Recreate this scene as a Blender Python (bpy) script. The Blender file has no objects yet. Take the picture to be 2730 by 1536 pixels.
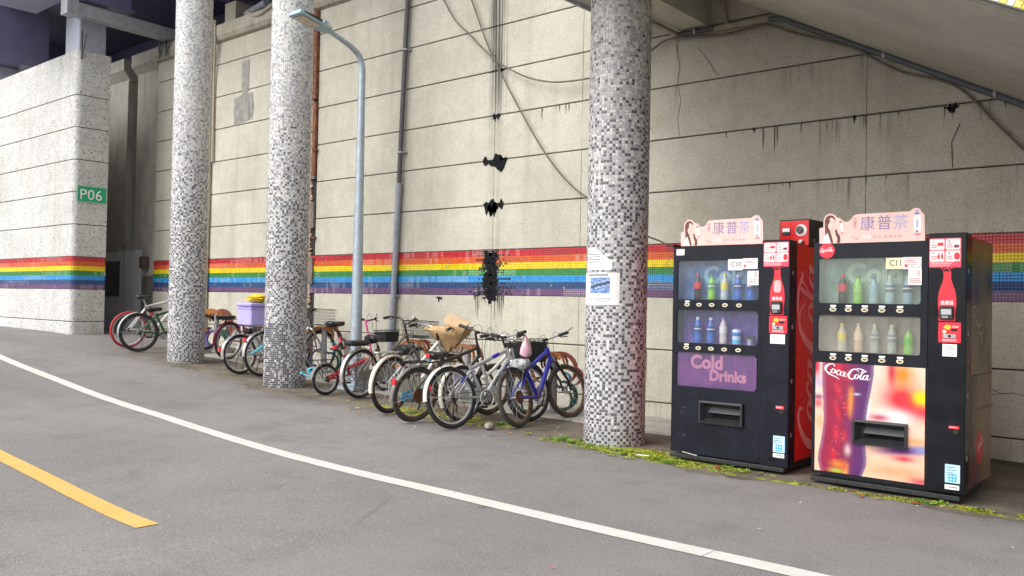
import bpy, math, random
from math import sin, cos, pi, radians
from mathutils import Vector, Matrix
random.seed(7)
sc = bpy.context.scene
COL = sc.collection

# ------------------------------------------------------------------ camera
CAM_H = 1.30
YAW, PITCH, ROLL = .70573308, .01716658, .01951912
cam_d = bpy.data.cameras.new('camera'); cam = bpy.data.objects.new('camera', cam_d); COL.objects.link(cam)
cam_d.sensor_width = 36.0; cam_d.lens = 30.647; cam_d.clip_start = .05; cam_d.clip_end = 2000
_f = Vector((-sin(YAW)*cos(PITCH), cos(YAW)*cos(PITCH), sin(PITCH)))
_r = Vector((cos(YAW), sin(YAW), 0)); _u = _r.cross(_f)
_r2 = _r*cos(ROLL) + _u*sin(ROLL); _u2 = -_r*sin(ROLL) + _u*cos(ROLL)
cam.matrix_world = Matrix(((_r2.x, _u2.x, -_f.x, 0), (_r2.y, _u2.y, -_f.y, 0), (_r2.z, _u2.z, -_f.z, CAM_H), (0, 0, 0, 1)))
sc.camera = cam

# ------------------------------------------------------------------ light: overcast daylight
SUN_EL, SUN_AZ = radians(48), radians(198)        # azimuth measured from +Y towards +X (behind the camera)
w = bpy.data.worlds.new('World'); sc.world = w; w.use_nodes = True
nt = w.node_tree; nt.nodes.clear()
sky = nt.nodes.new('ShaderNodeTexSky'); sky.sky_type = 'NISHITA'; sky.sun_disc = False
sky.sun_elevation = SUN_EL; sky.sun_rotation = SUN_AZ; sky.air_density = 1.0; sky.dust_density = 4.0; sky.ozone_density = 1.0
hs = nt.nodes.new('ShaderNodeHueSaturation'); hs.inputs['Saturation'].default_value = .22
bg = nt.nodes.new('ShaderNodeBackground'); bg.inputs['Strength'].default_value = .15
wo = nt.nodes.new('ShaderNodeOutputWorld')
nt.links.new(sky.outputs[0], hs.inputs['Color']); nt.links.new(hs.outputs[0], bg.inputs['Color']); nt.links.new(bg.outputs[0], wo.inputs['Surface'])
sun_d = bpy.data.lights.new('sun', 'SUN'); sun_d.energy = 1.15; sun_d.angle = radians(75); sun_d.color = (1, .985, .965)
sun = bpy.data.objects.new('sun', sun_d); COL.objects.link(sun)
sd = Vector((sin(SUN_AZ)*cos(SUN_EL), cos(SUN_AZ)*cos(SUN_EL), sin(SUN_EL)))
sun.rotation_euler = sd.to_track_quat('Z', 'Y').to_euler()
vs = sc.view_settings; vs.view_transform = 'Standard'; vs.look = 'None'; vs.gamma = 1.0; vs.exposure = 0.80; vs.use_curve_mapping = False
sc.cycles.use_denoising = True; sc.cycles.max_bounces = 8; sc.cycles.transparent_max_bounces = 12
sc.cycles.caustics_reflective = False; sc.cycles.caustics_refractive = False

# ------------------------------------------------------------------ node helpers
class N:
    """a material under construction with small arithmetic on sockets"""
    def __init__(s, name):
        s.m = bpy.data.materials.new(name); s.m.use_nodes = True; s.t = s.m.node_tree; s.t.nodes.clear()
        s.out = s.t.nodes.new('ShaderNodeOutputMaterial'); s.b = s.t.nodes.new('ShaderNodeBsdfPrincipled')
        s.t.links.new(s.b.outputs[0], s.out.inputs[0])
    def n(s, ty, **kw):
        o = s.t.nodes.new('ShaderNode' + ty)
        for k, v in kw.items(): setattr(o, k, v)
        return o
    def put(s, sock, v):
        if isinstance(v, bpy.types.NodeSocket): s.t.links.new(v, sock)
        elif v is not None:
            if hasattr(sock.default_value, '__len__') and not hasattr(v, '__len__'): v = [v]*len(sock.default_value)
            if hasattr(sock.default_value, '__len__') and len(sock.default_value) == 4 and len(v) == 3: v = (*v, 1)
            sock.default_value = v
    def math(s, op, a, b=None, c=None, clamp=False):
        o = s.n('Math', operation=op, use_clamp=clamp)
        for i, x in enumerate((a, b, c)):
            if x is not None: s.put(o.inputs[i], x)
        return o.outputs[0]
    def mul(s, a, b): return s.math('MULTIPLY', a, b)
    def add(s, a, b): return s.math('ADD', a, b)
    def sub(s, a, b): return s.math('SUBTRACT', a, b)
    def ramp(s, v, lo, hi, a=0., b=1.):
        o = s.n('MapRange', interpolation_type='SMOOTHSTEP'); s.put(o.inputs[0], v)
        for i, x in zip((1, 2, 3, 4), (lo, hi, a, b)): o.inputs[i].default_value = x
        return o.outputs[0]
    def mix(s, f, a, b, bt='MIX'):
        o = s.n('Mix', data_type='RGBA', blend_type=bt)
        s.put(o.inputs['Factor'], f) if False else s.put(o.inputs[0], f)
        s.put(o.inputs[6], a); s.put(o.inputs[7], b); return o.outputs[2]
    def obj(s): return s.n('TexCoord').outputs['Object']
    def pos(s): return s.n('NewGeometry').outputs['Position']
    def xyz(s, v):
        o = s.n('SeparateXYZ'); s.put(o.inputs[0], v); return o.outputs
    def scale(s, v, sx, sy, sz):
        o = s.n('VectorMath', operation='MULTIPLY'); s.put(o.inputs[0], v); o.inputs[1].default_value = (sx, sy, sz); return o.outputs[0]
    def noise(s, v, sc_, det=3, rough=.55, dist=0):
        o = s.n('TexNoise'); s.put(o.inputs['Vector'], v); o.inputs['Scale'].default_value = sc_; o.inputs['Detail'].default_value = det
        o.inputs['Roughness'].default_value = rough; o.inputs['Distortion'].default_value = dist; return o.outputs[0]
    def voro(s, v, sc_, feat='F1', out=0):
        o = s.n('TexVoronoi', feature=feat); s.put(o.inputs['Vector'], v); o.inputs['Scale'].default_value = sc_; return o.outputs[out]
    def bump(s, h, st=.3, dist=.01):
        o = s.n('Bump'); s.put(o.inputs['Height'], h); o.inputs['Strength'].default_value = st; o.inputs['Distance'].default_value = dist
        s.t.links.new(o.outputs[0], s.b.inputs['Normal'])
    def set(s, col=None, rough=None, metal=None, spec=None):
        if col is not None: s.put(s.b.inputs['Base Color'], col)
        if rough is not None: s.put(s.b.inputs['Roughness'], rough)
        if metal is not None: s.put(s.b.inputs['Metallic'], metal)
        if spec is not None: s.put(s.b.inputs['Specular IOR Level'], spec)
        return s.m

def c3(h):
    """sRGB hex to linear"""
    r = [int(h[i:i+2], 16)/255 for i in (0, 2, 4)]
    return tuple(x/12.92 if x <= .04045 else ((x+.055)/1.055)**2.4 for x in r)

_MC = {}
def mat(name, col, rough=.5, metal=0., var=.12, sc_=9., dirt=0., dirtcol=(.10, .075, .05), bump=0., bsc=60., spec=None):
    """painted / plastic / metal surface with grain, uneven gloss and optional grime"""
    if name in _MC: return _MC[name]
    k = N(name); v = k.obj(); n1 = k.noise(v, sc_, 4)
    lo = tuple(max(0, x*(1-var)) for x in col); hi = tuple(min(1, x*(1+var)) for x in col)
    c = k.mix(k.ramp(n1, .3, .7), lo, hi)
    if dirt > 0:
        d = k.ramp(k.noise(v, sc_*1.7, 6, .7), .62-dirt*.35, .80-dirt*.2)
        c = k.mix(k.mul(d, .85), c, dirtcol)
        k.set(rough=k.add(k.mul(d, .3), rough*.9))
    else:
        k.set(rough=k.ramp(n1, .2, .8, max(.03, rough-.08), min(1, rough+.08)))
    k.set(c, None, metal, spec)
    if bump: k.bump(k.noise(v, bsc, 4), bump, .004)
    _MC[name] = k.m; return k.m

def vmat(name, rough=.4, var=.1, sc_=30., metal=0., dirt=0.):
    """colour carried by the mesh's colour attribute (tiles, printed pictures)"""
    if name in _MC: return _MC[name]
    k = N(name); a = k.n('Attribute', attribute_name='Col').outputs['Color']; n1 = k.noise(k.pos(), sc_, 3)
    g = k.ramp(n1, .25, .75, 1-var, 1+var)
    cx = k.n('CombineColor'); [k.put(cx.inputs[i], g) for i in range(3)]
    c = k.mix(1., a, cx.outputs[0], 'MULTIPLY')
    if dirt: c = k.mix(k.mul(k.ramp(k.noise(k.pos(), 2.3, 5, .65), .5, .75), dirt), c, (.12, .105, .085))
    k.set(c, k.ramp(n1, .2, .8, max(.05, rough-.1), rough+.1), metal); _MC[name] = k.m; return k.m

# ------------------------------------------------------------------ mesh helpers
def org(p):
    v = Vector((0, 0, 0))
    while p is not None: v = v + p.location; p = p.parent
    return v

def catmull(P, n=6):
    P = [Vector(p) for p in P]; out = []
    for i in range(len(P)-1):
        p0 = P[max(i-1, 0)]; p1 = P[i]; p2 = P[i+1]; p3 = P[min(i+2, len(P)-1)]
        for j in range(n):
            t = j/n; out.append(.5*((2*p1)+(p2-p0)*t+(2*p0-5*p1+4*p2-p3)*t*t+(3*p1-p0-3*p2+p3)*t**3))
    out.append(P[-1]); return out

class MB:
    def __init__(s): s.v = []; s.f = []; s.c = []; s.cc = None; s.mi = []; s.cm = 0
    def face(s, idx): s.f.append(tuple(idx)); s.c.append(s.cc); s.mi.append(s.cm)
    def quad(s, a, b, c, d):
        i = len(s.v); s.v += [tuple(a), tuple(b), tuple(c), tuple(d)]; s.face((i, i+1, i+2, i+3)); return s
    def poly(s, P):
        i = len(s.v); s.v += [tuple(p) for p in P]; s.face(range(i, i+len(P))); return s
    def box(s, x0, x1, y0, y1, z0, z1):
        i = len(s.v); s.v += [(x0,y0,z0),(x1,y0,z0),(x1,y1,z0),(x0,y1,z0),(x0,y0,z1),(x1,y0,z1),(x1,y1,z1),(x0,y1,z1)]
        for q in ((3,2,1,0),(4,5,6,7),(0,1,5,4),(1,2,6,5),(2,3,7,6),(3,0,4,7)): s.face([i+k for k in q])
        return s
    def bbox(s, x0, x1, y0, y1, z0, z1, b=.005):
        """box with chamfered edges (octagon prism-like via stacked rings)"""
        def ring(z, d): return [(x0+d+b,y0+d,z),(x1-d-b,y0+d,z),(x1-d,y0+d+b,z),(x1-d,y1-d-b,z),(x1-d-b,y1-d,z),(x0+d+b,y1-d,z),(x0+d,y1-d-b,z),(x0+d,y0+d+b,z)]
        return s.loft([ring(z0, b), ring(z0+b, 0), ring(z1-b, 0), ring(z1, b)])
    def obox(s, c, ax, ay, az):
        c = Vector(c); ax = Vector(ax); ay = Vector(ay); az = Vector(az); i = len(s.v)
        for dz in (-1, 1):
            for dx, dy in ((-1,-1),(1,-1),(1,1),(-1,1)): s.v.append(tuple(c+ax*dx+ay*dy+az*dz))
        for q in ((3,2,1,0),(4,5,6,7),(0,1,5,4),(1,2,6,5),(2,3,7,6),(3,0,4,7)): s.face([i+k for k in q])
        return s
    def loft(s, rings, caps=True, closed=True):
        i0 = len(s.v); n = len(rings[0])
        for r in rings: s.v += [tuple(p) for p in r]
        for a in range(len(rings)-1):
            for b in range(n if closed else n-1):
                c = (b+1) % n; s.face((i0+a*n+b, i0+a*n+c, i0+(a+1)*n+c, i0+(a+1)*n+b))
        if caps and closed:
            s.face([i0+k for k in reversed(range(n))]); s.face([i0+(len(rings)-1)*n+k for k in range(n)])
        return s
    def tube(s, P, r, n=6, caps=True, smooth=0, closed=False):
        if smooth: P = catmull(P, smooth)
        P = [Vector(p) for p in P]; rs = r if hasattr(r, '__len__') else [r]*len(P)
        if hasattr(r, '__len__') and len(r) != len(P):
            rs = [r[0]+(r[-1]-r[0])*k/(len(P)-1) for k in range(len(P))] if len(r) == 2 else [r[min(len(r)-1, int(k/(len(P)-1)*(len(r)-1)+.5))] for k in range(len(P))]
        up = None; rings = []
        for k, p in enumerate(P):
            if closed: d = P[(k+1) % len(P)]-P[k-1]
            else: d = P[min(k+1, len(P)-1)]-P[max(k-1, 0)]
            d = d.normalized() if d.length > 1e-9 else Vector((0, 0, 1))
            if up is None: up = d.orthogonal().normalized()
            else: up = (up-d*up.dot(d)); up = up.normalized() if up.length > 1e-6 else d.orthogonal().normalized()
            sd_ = d.cross(up); rings.append([p+(up*cos(2*pi*j/n)+sd_*sin(2*pi*j/n))*rs[k] for j in range(n)])
        if closed: rings.append(rings[0])
        return s.loft(rings, caps and not closed)
    def lathe(s, prof, n=16, c=(0, 0, 0), axis='z', caps=True):
        c = Vector(c); rings = []
        for r, h in prof:
            ring = []
            for j in range(n):
                a = 2*pi*j/n; x, y = r*cos(a), r*sin(a)
                ring.append(c+(Vector((x, y, h)) if axis == 'z' else Vector((x, h, y)) if axis == 'y' else Vector((h, x, y))))
            rings.append(ring)
        return s.loft(rings, caps)
    def torus(s, c, R, r, n=36, m=8, axis='y', sx=1.):
        c = Vector(c); rings = []
        for i in range(n):
            a = 2*pi*i/n; ring = []
            for j in range(m):
                b = 2*pi*j/m; q = R+r*cos(b); h = r*sin(b)*sx
                p = (q*cos(a), h, q*sin(a)) if axis == 'y' else (q*cos(a), q*sin(a), h) if axis == 'z' else (h, q*cos(a), q*sin(a))
                ring.append(c+Vector(p))
            rings.append(ring)
        rings.append(rings[0]); return s.loft(rings, False)
    def prism(s, P, fn, d0, d1):
        """2-D outline P extruded between depths d0 and d1; fn(u, v, d) -> xyz"""
        n = len(P); i = len(s.v); s.v += [tuple(fn(u, v, d0)) for u, v in P]+[tuple(fn(u, v, d1)) for u, v in P]
        s.face(range(i, i+n)); s.face([i+n+k for k in reversed(range(n))])
        for k in range(n): j = (k+1) % n; s.face((i+j, i+k, i+n+k, i+n+j))
        return s
    def build(s, name, m=None, parent=None, world=False, smooth=False, loc=None, recalc=True):
        me = bpy.data.meshes.new(name); V = s.v
        if world and parent is not None:
            o = org(parent); V = [(x-o.x, y-o.y, z-o.z) for x, y, z in V]
        me.from_pydata(V, [], s.f)
        ms = m if isinstance(m, (list, tuple)) else [m]
        for x in ms:
            if x: me.materials.append(x)
        if len(ms) > 1: me.polygons.foreach_set('material_index', s.mi)
        if any(c is not None for c in s.c):
            at = me.color_attributes.new('Col', 'FLOAT_COLOR', 'CORNER'); buf = []
            for f, c in zip(s.f, s.c):
                if c is None: c = (.5, .5, .5)
                if isinstance(c[0], (tuple, list)):
                    for q in c: buf += [q[0], q[1], q[2], 1]
                else: buf += [c[0], c[1], c[2], 1]*len(f)
            at.data.foreach_set('color', buf)
        if recalc:
            import bmesh
            bm = bmesh.new(); bm.from_mesh(me); bmesh.ops.recalc_face_normals(bm, faces=bm.faces); bm.to_mesh(me); bm.free()
        if smooth:
            me.polygons.foreach_set('use_smooth', [True]*len(me.polygons))
            try: me.set_sharp_from_angle(angle=radians(42))
            except Exception: pass
        ob = bpy.data.objects.new(name, me); COL.objects.link(ob)
        if parent is not None: ob.parent = parent
        if loc is not None: ob.location = loc
        return ob

def tag(o, label=None, cat=None, group=None, kind=None):
    if label: o['label'] = label
    if cat: o['category'] = cat
    if group: o['group'] = group
    if kind: o['kind'] = kind
    return o

def thing(name, label, cat, loc=(0, 0, 0), group=None, rot=None):
    o = bpy.data.objects.new(name, None); COL.objects.link(o); o.location = loc; o.empty_display_size = .1
    if rot: o.rotation_euler = rot
    return tag(o, label, cat, group)

def inst(me, name, parent, loc=(0, 0, 0), rot=None):
    o = bpy.data.objects.new(name, me); COL.objects.link(o); o.parent = parent; o.location = loc
    if rot: o.rotation_euler = rot
    return o

def text(name, body, size, m, parent, fn, bold=0., sx=1., align='LEFT', shear=0., space=1.):
    """flat lettering as a mesh; fn(u, v) -> xyz in the parent's space"""
    cu = bpy.data.curves.new(name, 'FONT'); cu.body = body; cu.size = size; cu.align_x = align; cu.offset = bold; cu.shear = shear; cu.space_character = space
    cu.resolution_u = 3
    o = bpy.data.objects.new(name, cu); COL.objects.link(o)
    dg = bpy.context.evaluated_depsgraph_get(); me = bpy.data.meshes.new_from_object(o.evaluated_get(dg))
    bpy.data.objects.remove(o); bpy.data.curves.remove(cu)
    for v in me.vertices: v.co = fn(v.co.x*sx, v.co.y)
    me.materials.clear(); me.materials.append(m); me.name = name
    ob = bpy.data.objects.new(name, me); COL.objects.link(ob); ob.parent = parent; return ob

# ------------------------------------------------------------------ lie of the land
GX = [(-300, .70), (-60, .66), (-30, .65), (-22, .63), (-20, .615), (-16.6, .58), (-14.6, .44), (-12.55, .295), (-10, .10), (-7, .03), (-4, 0), (0, 0), (300, 0)]
def _gz(x):
    for (a, za), (b, zb) in zip(GX, GX[1:]):
        if x <= b:
            t = (x-a)/(b-a); return za+(zb-za)*t
    return 0
def gz(x):
    """ground height: the road climbs towards the far pier"""
    return sum(_gz(x+d) for d in (-1.0, -.6, -.2, .2, .6, 1.0))/6
WALL_Y = 8.66
# ================================================================== SETTING
# ---- ground sheet
def m_asphalt():
    k = N('asphalt'); p = k.pos(); x, y, z = k.xyz(p)[:3]
    big = k.noise(p, .35, 4, .6); mid = k.noise(p, 2.2, 5, .6); fine = k.noise(p, 70, 3, .7); grit = k.voro(p, 160)
    c = k.mix(k.ramp(big, .3, .7), (.150, .139, .135), (.208, .195, .190))
    c = k.mix(k.mul(k.ramp(mid, .45, .75), .45), c, (.095, .090, .086))
    c = k.mix(k.mul(k.ramp(k.noise(p, .9, 7, .68), .50, .66), k.ramp(y, 3.2, 5.4, .18, .62)), c, (.080, .074, .069))
    c = k.mix(k.ramp(k.noise(p, 22, 4, .75), .50, .72, 0, .5), c, (.24, .23, .22))
    c = k.mix(k.ramp(fine, .38, .72, 0, .6), c, (.30, .29, .28))
    c = k.mix(k.ramp(k.noise(p, 110, 2, .5), .56, .70, 0, .75), c, (.055, .052, .05))
    c = k.mix(k.ramp(k.noise(p, 48, 2, .5), .70, .76, 0, .8), c, (.5, .49, .47))
    # long faint tyre / sweep marks running with the road
    tr = k.noise(k.scale(p, .25, 2.6, 1), 1.4, 3); c = k.mix(k.ramp(tr, .55, .75, 0, .28), c, (.15, .145, .14))
    # soil trodden out onto the road's edge
    so = k.mul(k.ramp(k.add(y, k.mul(k.sub(k.noise(p, 1.3, 5, .65), .5), 1.5)), 6.0, 6.95), k.ramp(x, -16.5, -12.5))
    c = k.mix(k.mul(so, .95), c, k.mix(k.ramp(mid, .35, .65), (.085, .070, .054), (.145, .126, .102)))
    # hairline cracks
    v = k.voro(k.add_v(p, mid) if False else p, .55, 'DISTANCE_TO_EDGE'); wob = k.noise(p, 3.5, 4)
    cr = k.ramp(k.add(v, k.mul(k.sub(wob, .5), .10)), .0, .006, 1, 0)
    cr = k.mul(cr, k.ramp(k.noise(p, .5, 2), .58, .66)); c = k.mix(k.mul(cr, .3), c, (.06, .056, .05))
    # a few dark oil / repair spots
    sp = k.ramp(k.noise(k.scale(p, 1, 1.8, 1), 1.15, 2, .4), .745, .775); c = k.mix(k.mul(sp, .4), c, (.07, .065, .062))
    k.set(c, k.ramp(fine, .3, .7, .82, .95)); k.bump(k.add(k.mul(fine, .6), k.mul(grit, .5)), .35, .006); return k.m
N.add_v = lambda s, a, b: a
ASPH = m_asphalt()
xs = [-300, -120, -60, -40]+[-30+.5*i for i in range(81)]+[14, 20, 40, 120, 300]
ys = [-300, -100, -40, -15, -5, 0, 2, 4, 6, 8, 10, 14, 22, 60, 200]
mb = MB(); mb.v = [(x, y, gz(x)) for y in ys for x in xs]
for j in range(len(ys)-1):
    for i in range(len(xs)-1):
        a = j*len(xs)+i; mb.face((a, a+1, a+1+len(xs), a+len(xs)))
tag(mb.build('road', ASPH, smooth=True), kind='structure')

def strip(name, m, centre, wid, dz=.004, n=10, wob=0., seed=1, sub=1):
    """a painted line or sheet laid on the ground along a centre line; wid is the half width across Y"""
    rnd = random.Random(seed); P = catmull([(x, y, 0) for x, y in centre], n); mb = MB(); rows = []
    for p in P:
        a = rnd.uniform(-wob, wob); b = rnd.uniform(-wob, wob); h = wid(p.x) if callable(wid) else wid
        rows.append([(p.x, p.y-h+a, gz(p.x)+dz), (p.x, p.y+h+b, gz(p.x)+dz)])
    i = 0
    for r in rows: mb.v += r
    for k in range(len(rows)-1): mb.face((2*k, 2*k+2, 2*k+3, 2*k+1))
    return mb.build(name, m)

def m_paint(name, col, wear=.35):
    k = N(name); p = k.pos(); f = k.noise(p, 60, 3, .7); g = k.noise(p, 4, 5, .65)
    c = k.mix(k.ramp(g, .3, .7), tuple(x*.86 for x in col), col)
    h = k.ramp(k.add(k.mul(f, .6), k.mul(g, .4)), .60-.12*wear, .70, 0, .75); c = k.mix(h, c, (.22, .21, .20))
    k.set(c, .75); k.bump(f, .25, .004); return k.m
WHITE_LINE = m_paint('white_road_paint', (.60, .585, .545), .6); YEL_LINE = m_paint('yellow_road_paint', (.66, .41, .11), .7)
wl = [(-40, 6.5), (-26, 5.75), (-19, 5.25), (-13.74, 4.80), (-12.17, 4.71), (-10.85, 4.66), (-8.84, 4.54), (-7.65, 4.42), (-6.14, 4.28), (-5.07, 4.235), (-4.26, 4.235), (-3.45, 4.215), (-2.89, 4.20), (-2.25, 4.195), (-1.5, 4.20), (4, 4.2), (20, 4.2)]
tag(strip('edge_line', WHITE_LINE, wl, .072, wob=.002, n=20), kind='structure')
yl = [(-30, 4.3), (-18, 3.35), (-12, 2.9), (-9, 2.70), (-7.40, 2.60), (-6.48, 2.54), (-5.68, 2.475), (-5.06, 2.435), (-4.72, 2.43)]
tag(strip('centre_line', YEL_LINE, yl, .068, wob=.002, n=20), kind='structure')

# ---- soil strip between road and wall, with moss
def m_soil():
    k = N('soil'); p = k.pos(); x, y, z = k.xyz(p)[:3]; f = k.noise(p, 55, 4, .7); g = k.noise(p, 3.2, 5, .65)
    c = k.mix(k.ramp(g, .3, .7), (.070, .056, .040), (.150, .128, .098)); c = k.mix(k.ramp(f, .45, .78, 0, .5), c, (.24, .21, .17))
    c = k.mix(k.ramp(k.noise(p, 90, 2), .6, .72, 0, .7), c, (.05, .042, .03))
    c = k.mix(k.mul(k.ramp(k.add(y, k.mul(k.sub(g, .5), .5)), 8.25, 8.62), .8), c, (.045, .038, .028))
    # moss grows where the ground stays damp: round the right-hand column and the machines' feet
    dx = k.mul(k.sub(x, -4.05), .62); dy = k.mul(k.sub(y, 6.50), 2.3)
    m1 = k.sub(1, k.math('SQRT', k.add(k.mul(dx, dx), k.mul(dy, dy))))
    dx = k.mul(k.sub(x, -7.0), .55); dy = k.mul(k.sub(y, 6.85), 2.2)
    m2 = k.mul(k.sub(1, k.math('SQRT', k.add(k.mul(dx, dx), k.mul(dy, dy)))), .8)
    dx = k.mul(k.sub(x, -1.9), .45); dy = k.mul(k.sub(y, 6.30), 12.0)
    m3 = k.sub(1, k.math('SQRT', k.add(k.mul(dx, dx), k.mul(dy, dy))))
    mm = k.math('MAXIMUM', k.math('MAXIMUM', m1, m2), m3)
    ms = k.ramp(k.add(mm, k.mul(k.sub(k.noise(p, 5, 6, .7), .5), 2.1)), .28, .62)
    mc = k.mix(k.ramp(k.noise(p, 16, 4, .7), .35, .65), (.09, .11, .015), (.33, .36, .03)); c = k.mix(ms, c, mc)
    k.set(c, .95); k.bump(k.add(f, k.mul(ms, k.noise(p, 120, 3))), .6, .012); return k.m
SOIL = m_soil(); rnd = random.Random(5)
edge = []
x = -14.0
while x < 3.0:
    y0 = 6.62 if x < -4.2 else 6.62-min(1, (x+4.2)/.8)*.42
    y0 += .10*sin(x*2.1)+.05*sin(x*5.3+1)+rnd.uniform(-.05, .05)
    if x < -12.2: y0 += (-12.2-x)*.9
    edge.append((x, min(y0, 8.5))); x += .09
mb = MB()
for (x, y) in edge:
    for t in (0, .02, .3, .65, 1): mb.v.append((x, y+(8.74-y)*t, gz(x)+(.0006 if t == 0 else .006+.006*sin(x*7+t*9))))
for i in range(len(edge)-1):
    for j in range(4): a = i*5+j; mb.face((a, a+5, a+6, a+1))
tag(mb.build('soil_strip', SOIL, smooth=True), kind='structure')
# ---- concrete pad the racks stand on
def m_conc(name, a, b, stain=.5, sc_=3., rough=.85):
    k = N(name); p = k.pos(); g = k.noise(p, sc_, 6, .65); f = k.noise(p, 40, 4, .7); st = k.noise(k.scale(p, 6, 6, .7), 1.6, 5, .65)
    c = k.mix(k.ramp(g, .3, .7), a, b); c = k.mix(k.ramp(f, .5, .8, 0, .5), c, tuple(x*.6 for x in a))
    c = k.mix(k.mul(k.ramp(st, .52, .72), stain), c, tuple(x*.35 for x in a)); k.set(c, rough); k.bump(k.add(f, g), .3, .006); return k.m
PAD = m_conc('pad_concrete', (.27, .255, .22), (.40, .385, .345), .45)
mb = MB(); n = 60
for i in range(n+1):
    x = -13.2+8.9*i/n; yo = 7.66+.04*sin(x*3)+random.uniform(-.015, .015)
    for y, dz in ((yo, .0), (yo+.01, .016), (8.74, .020)): mb.v.append((x, y, gz(x)+dz))
for i in range(n):
    for j in range(2): a = i*3+j; mb.face((a, a+3, a+4, a+1))
tag(mb.build('concrete_pad', PAD), kind='structure')

# ---- retaining wall
def m_wall(name, a, b, fleck=.5, grey=0., fs=1.):
    k = N(name); p = k.pos(); x, y, z = k.xyz(p)[:3]
    g = k.noise(p, .8, 5, .6); m = k.noise(p, 6, 5, .65)
    c = k.mix(k.ramp(k.add(k.mul(g, .6), k.mul(m, .4)), .35, .65), a, b)
    fl = k.noise(k.scale(p, 1, 1, 1.15), 62*fs, 2, .6, .6)
    c = k.mix(k.ramp(fl, .56, .66, 0, fleck), c, tuple(v*.30 for v in a))
    c = k.mix(k.ramp(k.noise(p, 85*fs, 2), .58, .68, 0, fleck*.7), c, tuple(min(1, v*1.45) for v in b))
    # rain streaks under the open joints, heaviest towards the stairs, and one old leak
    t = k.math('FRACT', k.mul(k.sub(z, .2), 1/.6))
    st = k.noise(k.scale(p, 22, 1, .55), 1., 4, .7); low = k.noise(k.scale(p, 1, 1, .4), 1.1, 3)
    s1 = k.mul(k.mul(k.ramp(st, .52, .72), k.ramp(t, .35, .98)), k.mul(k.ramp(low, .48, .66), k.ramp(x, -9., -5.)))
    c = k.mix(k.mul(s1, .75), c, (.055, .05, .036))
    wide = k.mul(k.ramp(k.noise(k.scale(p, 3.5, 1, .22), 1., 5, .65), .48, .75), .30); c = k.mix(wide, c, (.24, .215, .155))
    dx = k.math('ABSOLUTE', k.add(k.sub(x, -7.70), k.mul(k.sub(k.noise(p, 1.2, 2), .5), .08)))
    lk = k.mul(k.ramp(dx, .05, .21, 1, 0), k.mul(k.ramp(k.noise(k.scale(p, 46, 1, .22), 1., 3, .6), .38, .52), k.ramp(z, 3.3, 4.5, .14, 1.)))
    c = k.mix(k.mul(lk, .92), c, (.022, .02, .018))
    # damp green tinge low down
    c = k.mix(k.mul(k.ramp(z, .0, .55, 1, 0), k.ramp(k.noise(p, 2.4, 4), .45, .7, .02, .4)), c, (.20, .19, .125))
    k.set(c, .9); k.bump(k.add(fl, k.mul(m, .5)), .5, .006); return k.m
WALLM = m_wall('washed_stone_wall', (.455, .432, .352), (.575, .552, .466), .55)
JOINT = m_conc('joint_dark', (.05, .045, .035), (.10, .09, .07), .4)  # dark backing colour behind the panels and in the open joints
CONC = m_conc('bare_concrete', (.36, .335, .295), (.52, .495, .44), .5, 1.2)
wall = thing('retaining_wall', 'long cream washed stone wall with rainbow tile band behind the bicycles', 'wall', (-8, WALL_Y, 0))
mb = MB().box(-16.84, 7, WALL_Y+.018, WALL_Y+.55, -.5, 6.02); mb.build('core', JOINT, wall, world=True)
SECT = [-16.86, -11.86, None, -11.58, -7.74, -6.30, -2.885, 1.4, 7.0]
spans = [(-16.86, -11.86), (-11.58, -7.74), (-7.735, -6.302), (-6.298, -2.887), (-2.883, 1.398), (1.402, 7.0)]
courses = [(-.45, .193)]+[(.2+.6*i+.007, .8+.6*i-.007) for i in range(9)]+[(5.607, 6.0)]
rnd = random.Random(2)
for a, b in spans:
    for z0, z1 in courses:
        if abs(z0-1.407) < .02: continue
        dy = rnd.uniform(-.0025, .0025)
        # panel with a slightly worn arris: front face inset from the body
        mb = MB(); e = .006
        r0 = [(a, WALL_Y+.02, z0), (b, WALL_Y+.02, z0), (b, WALL_Y+.02, z1), (a, WALL_Y+.02, z1)]
        r1 = [(a, WALL_Y+dy+e, z0), (b, WALL_Y+dy+e, z0), (b, WALL_Y+dy+e, z1), (a, WALL_Y+dy+e, z1)]
        r2 = [(a+.001, WALL_Y+dy, z0+e), (b-.001, WALL_Y+dy, z0+e), (b-.001, WALL_Y+dy, z1-e), (a+.001, WALL_Y+dy, z1-e)]
        mb.loft([r0, r1, r2]); mb.build('panel', WALLM, wall, world=True)
mb = MB()
prof = [(8.66+.02, 6.0), (8.60, 6.03), (8.56, 6.10), (8.56, 6.29), (8.58, 6.31), (9.2, 6.31), (9.2, 6.0)]
mb.loft([[(x, y, z) for y, z in prof] for x in (-16.86, 7.0)]); mb.build('coping', m_conc('coping_concrete', (.36, .33, .26), (.47, .44, .36), .5), wall, world=True)

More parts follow.
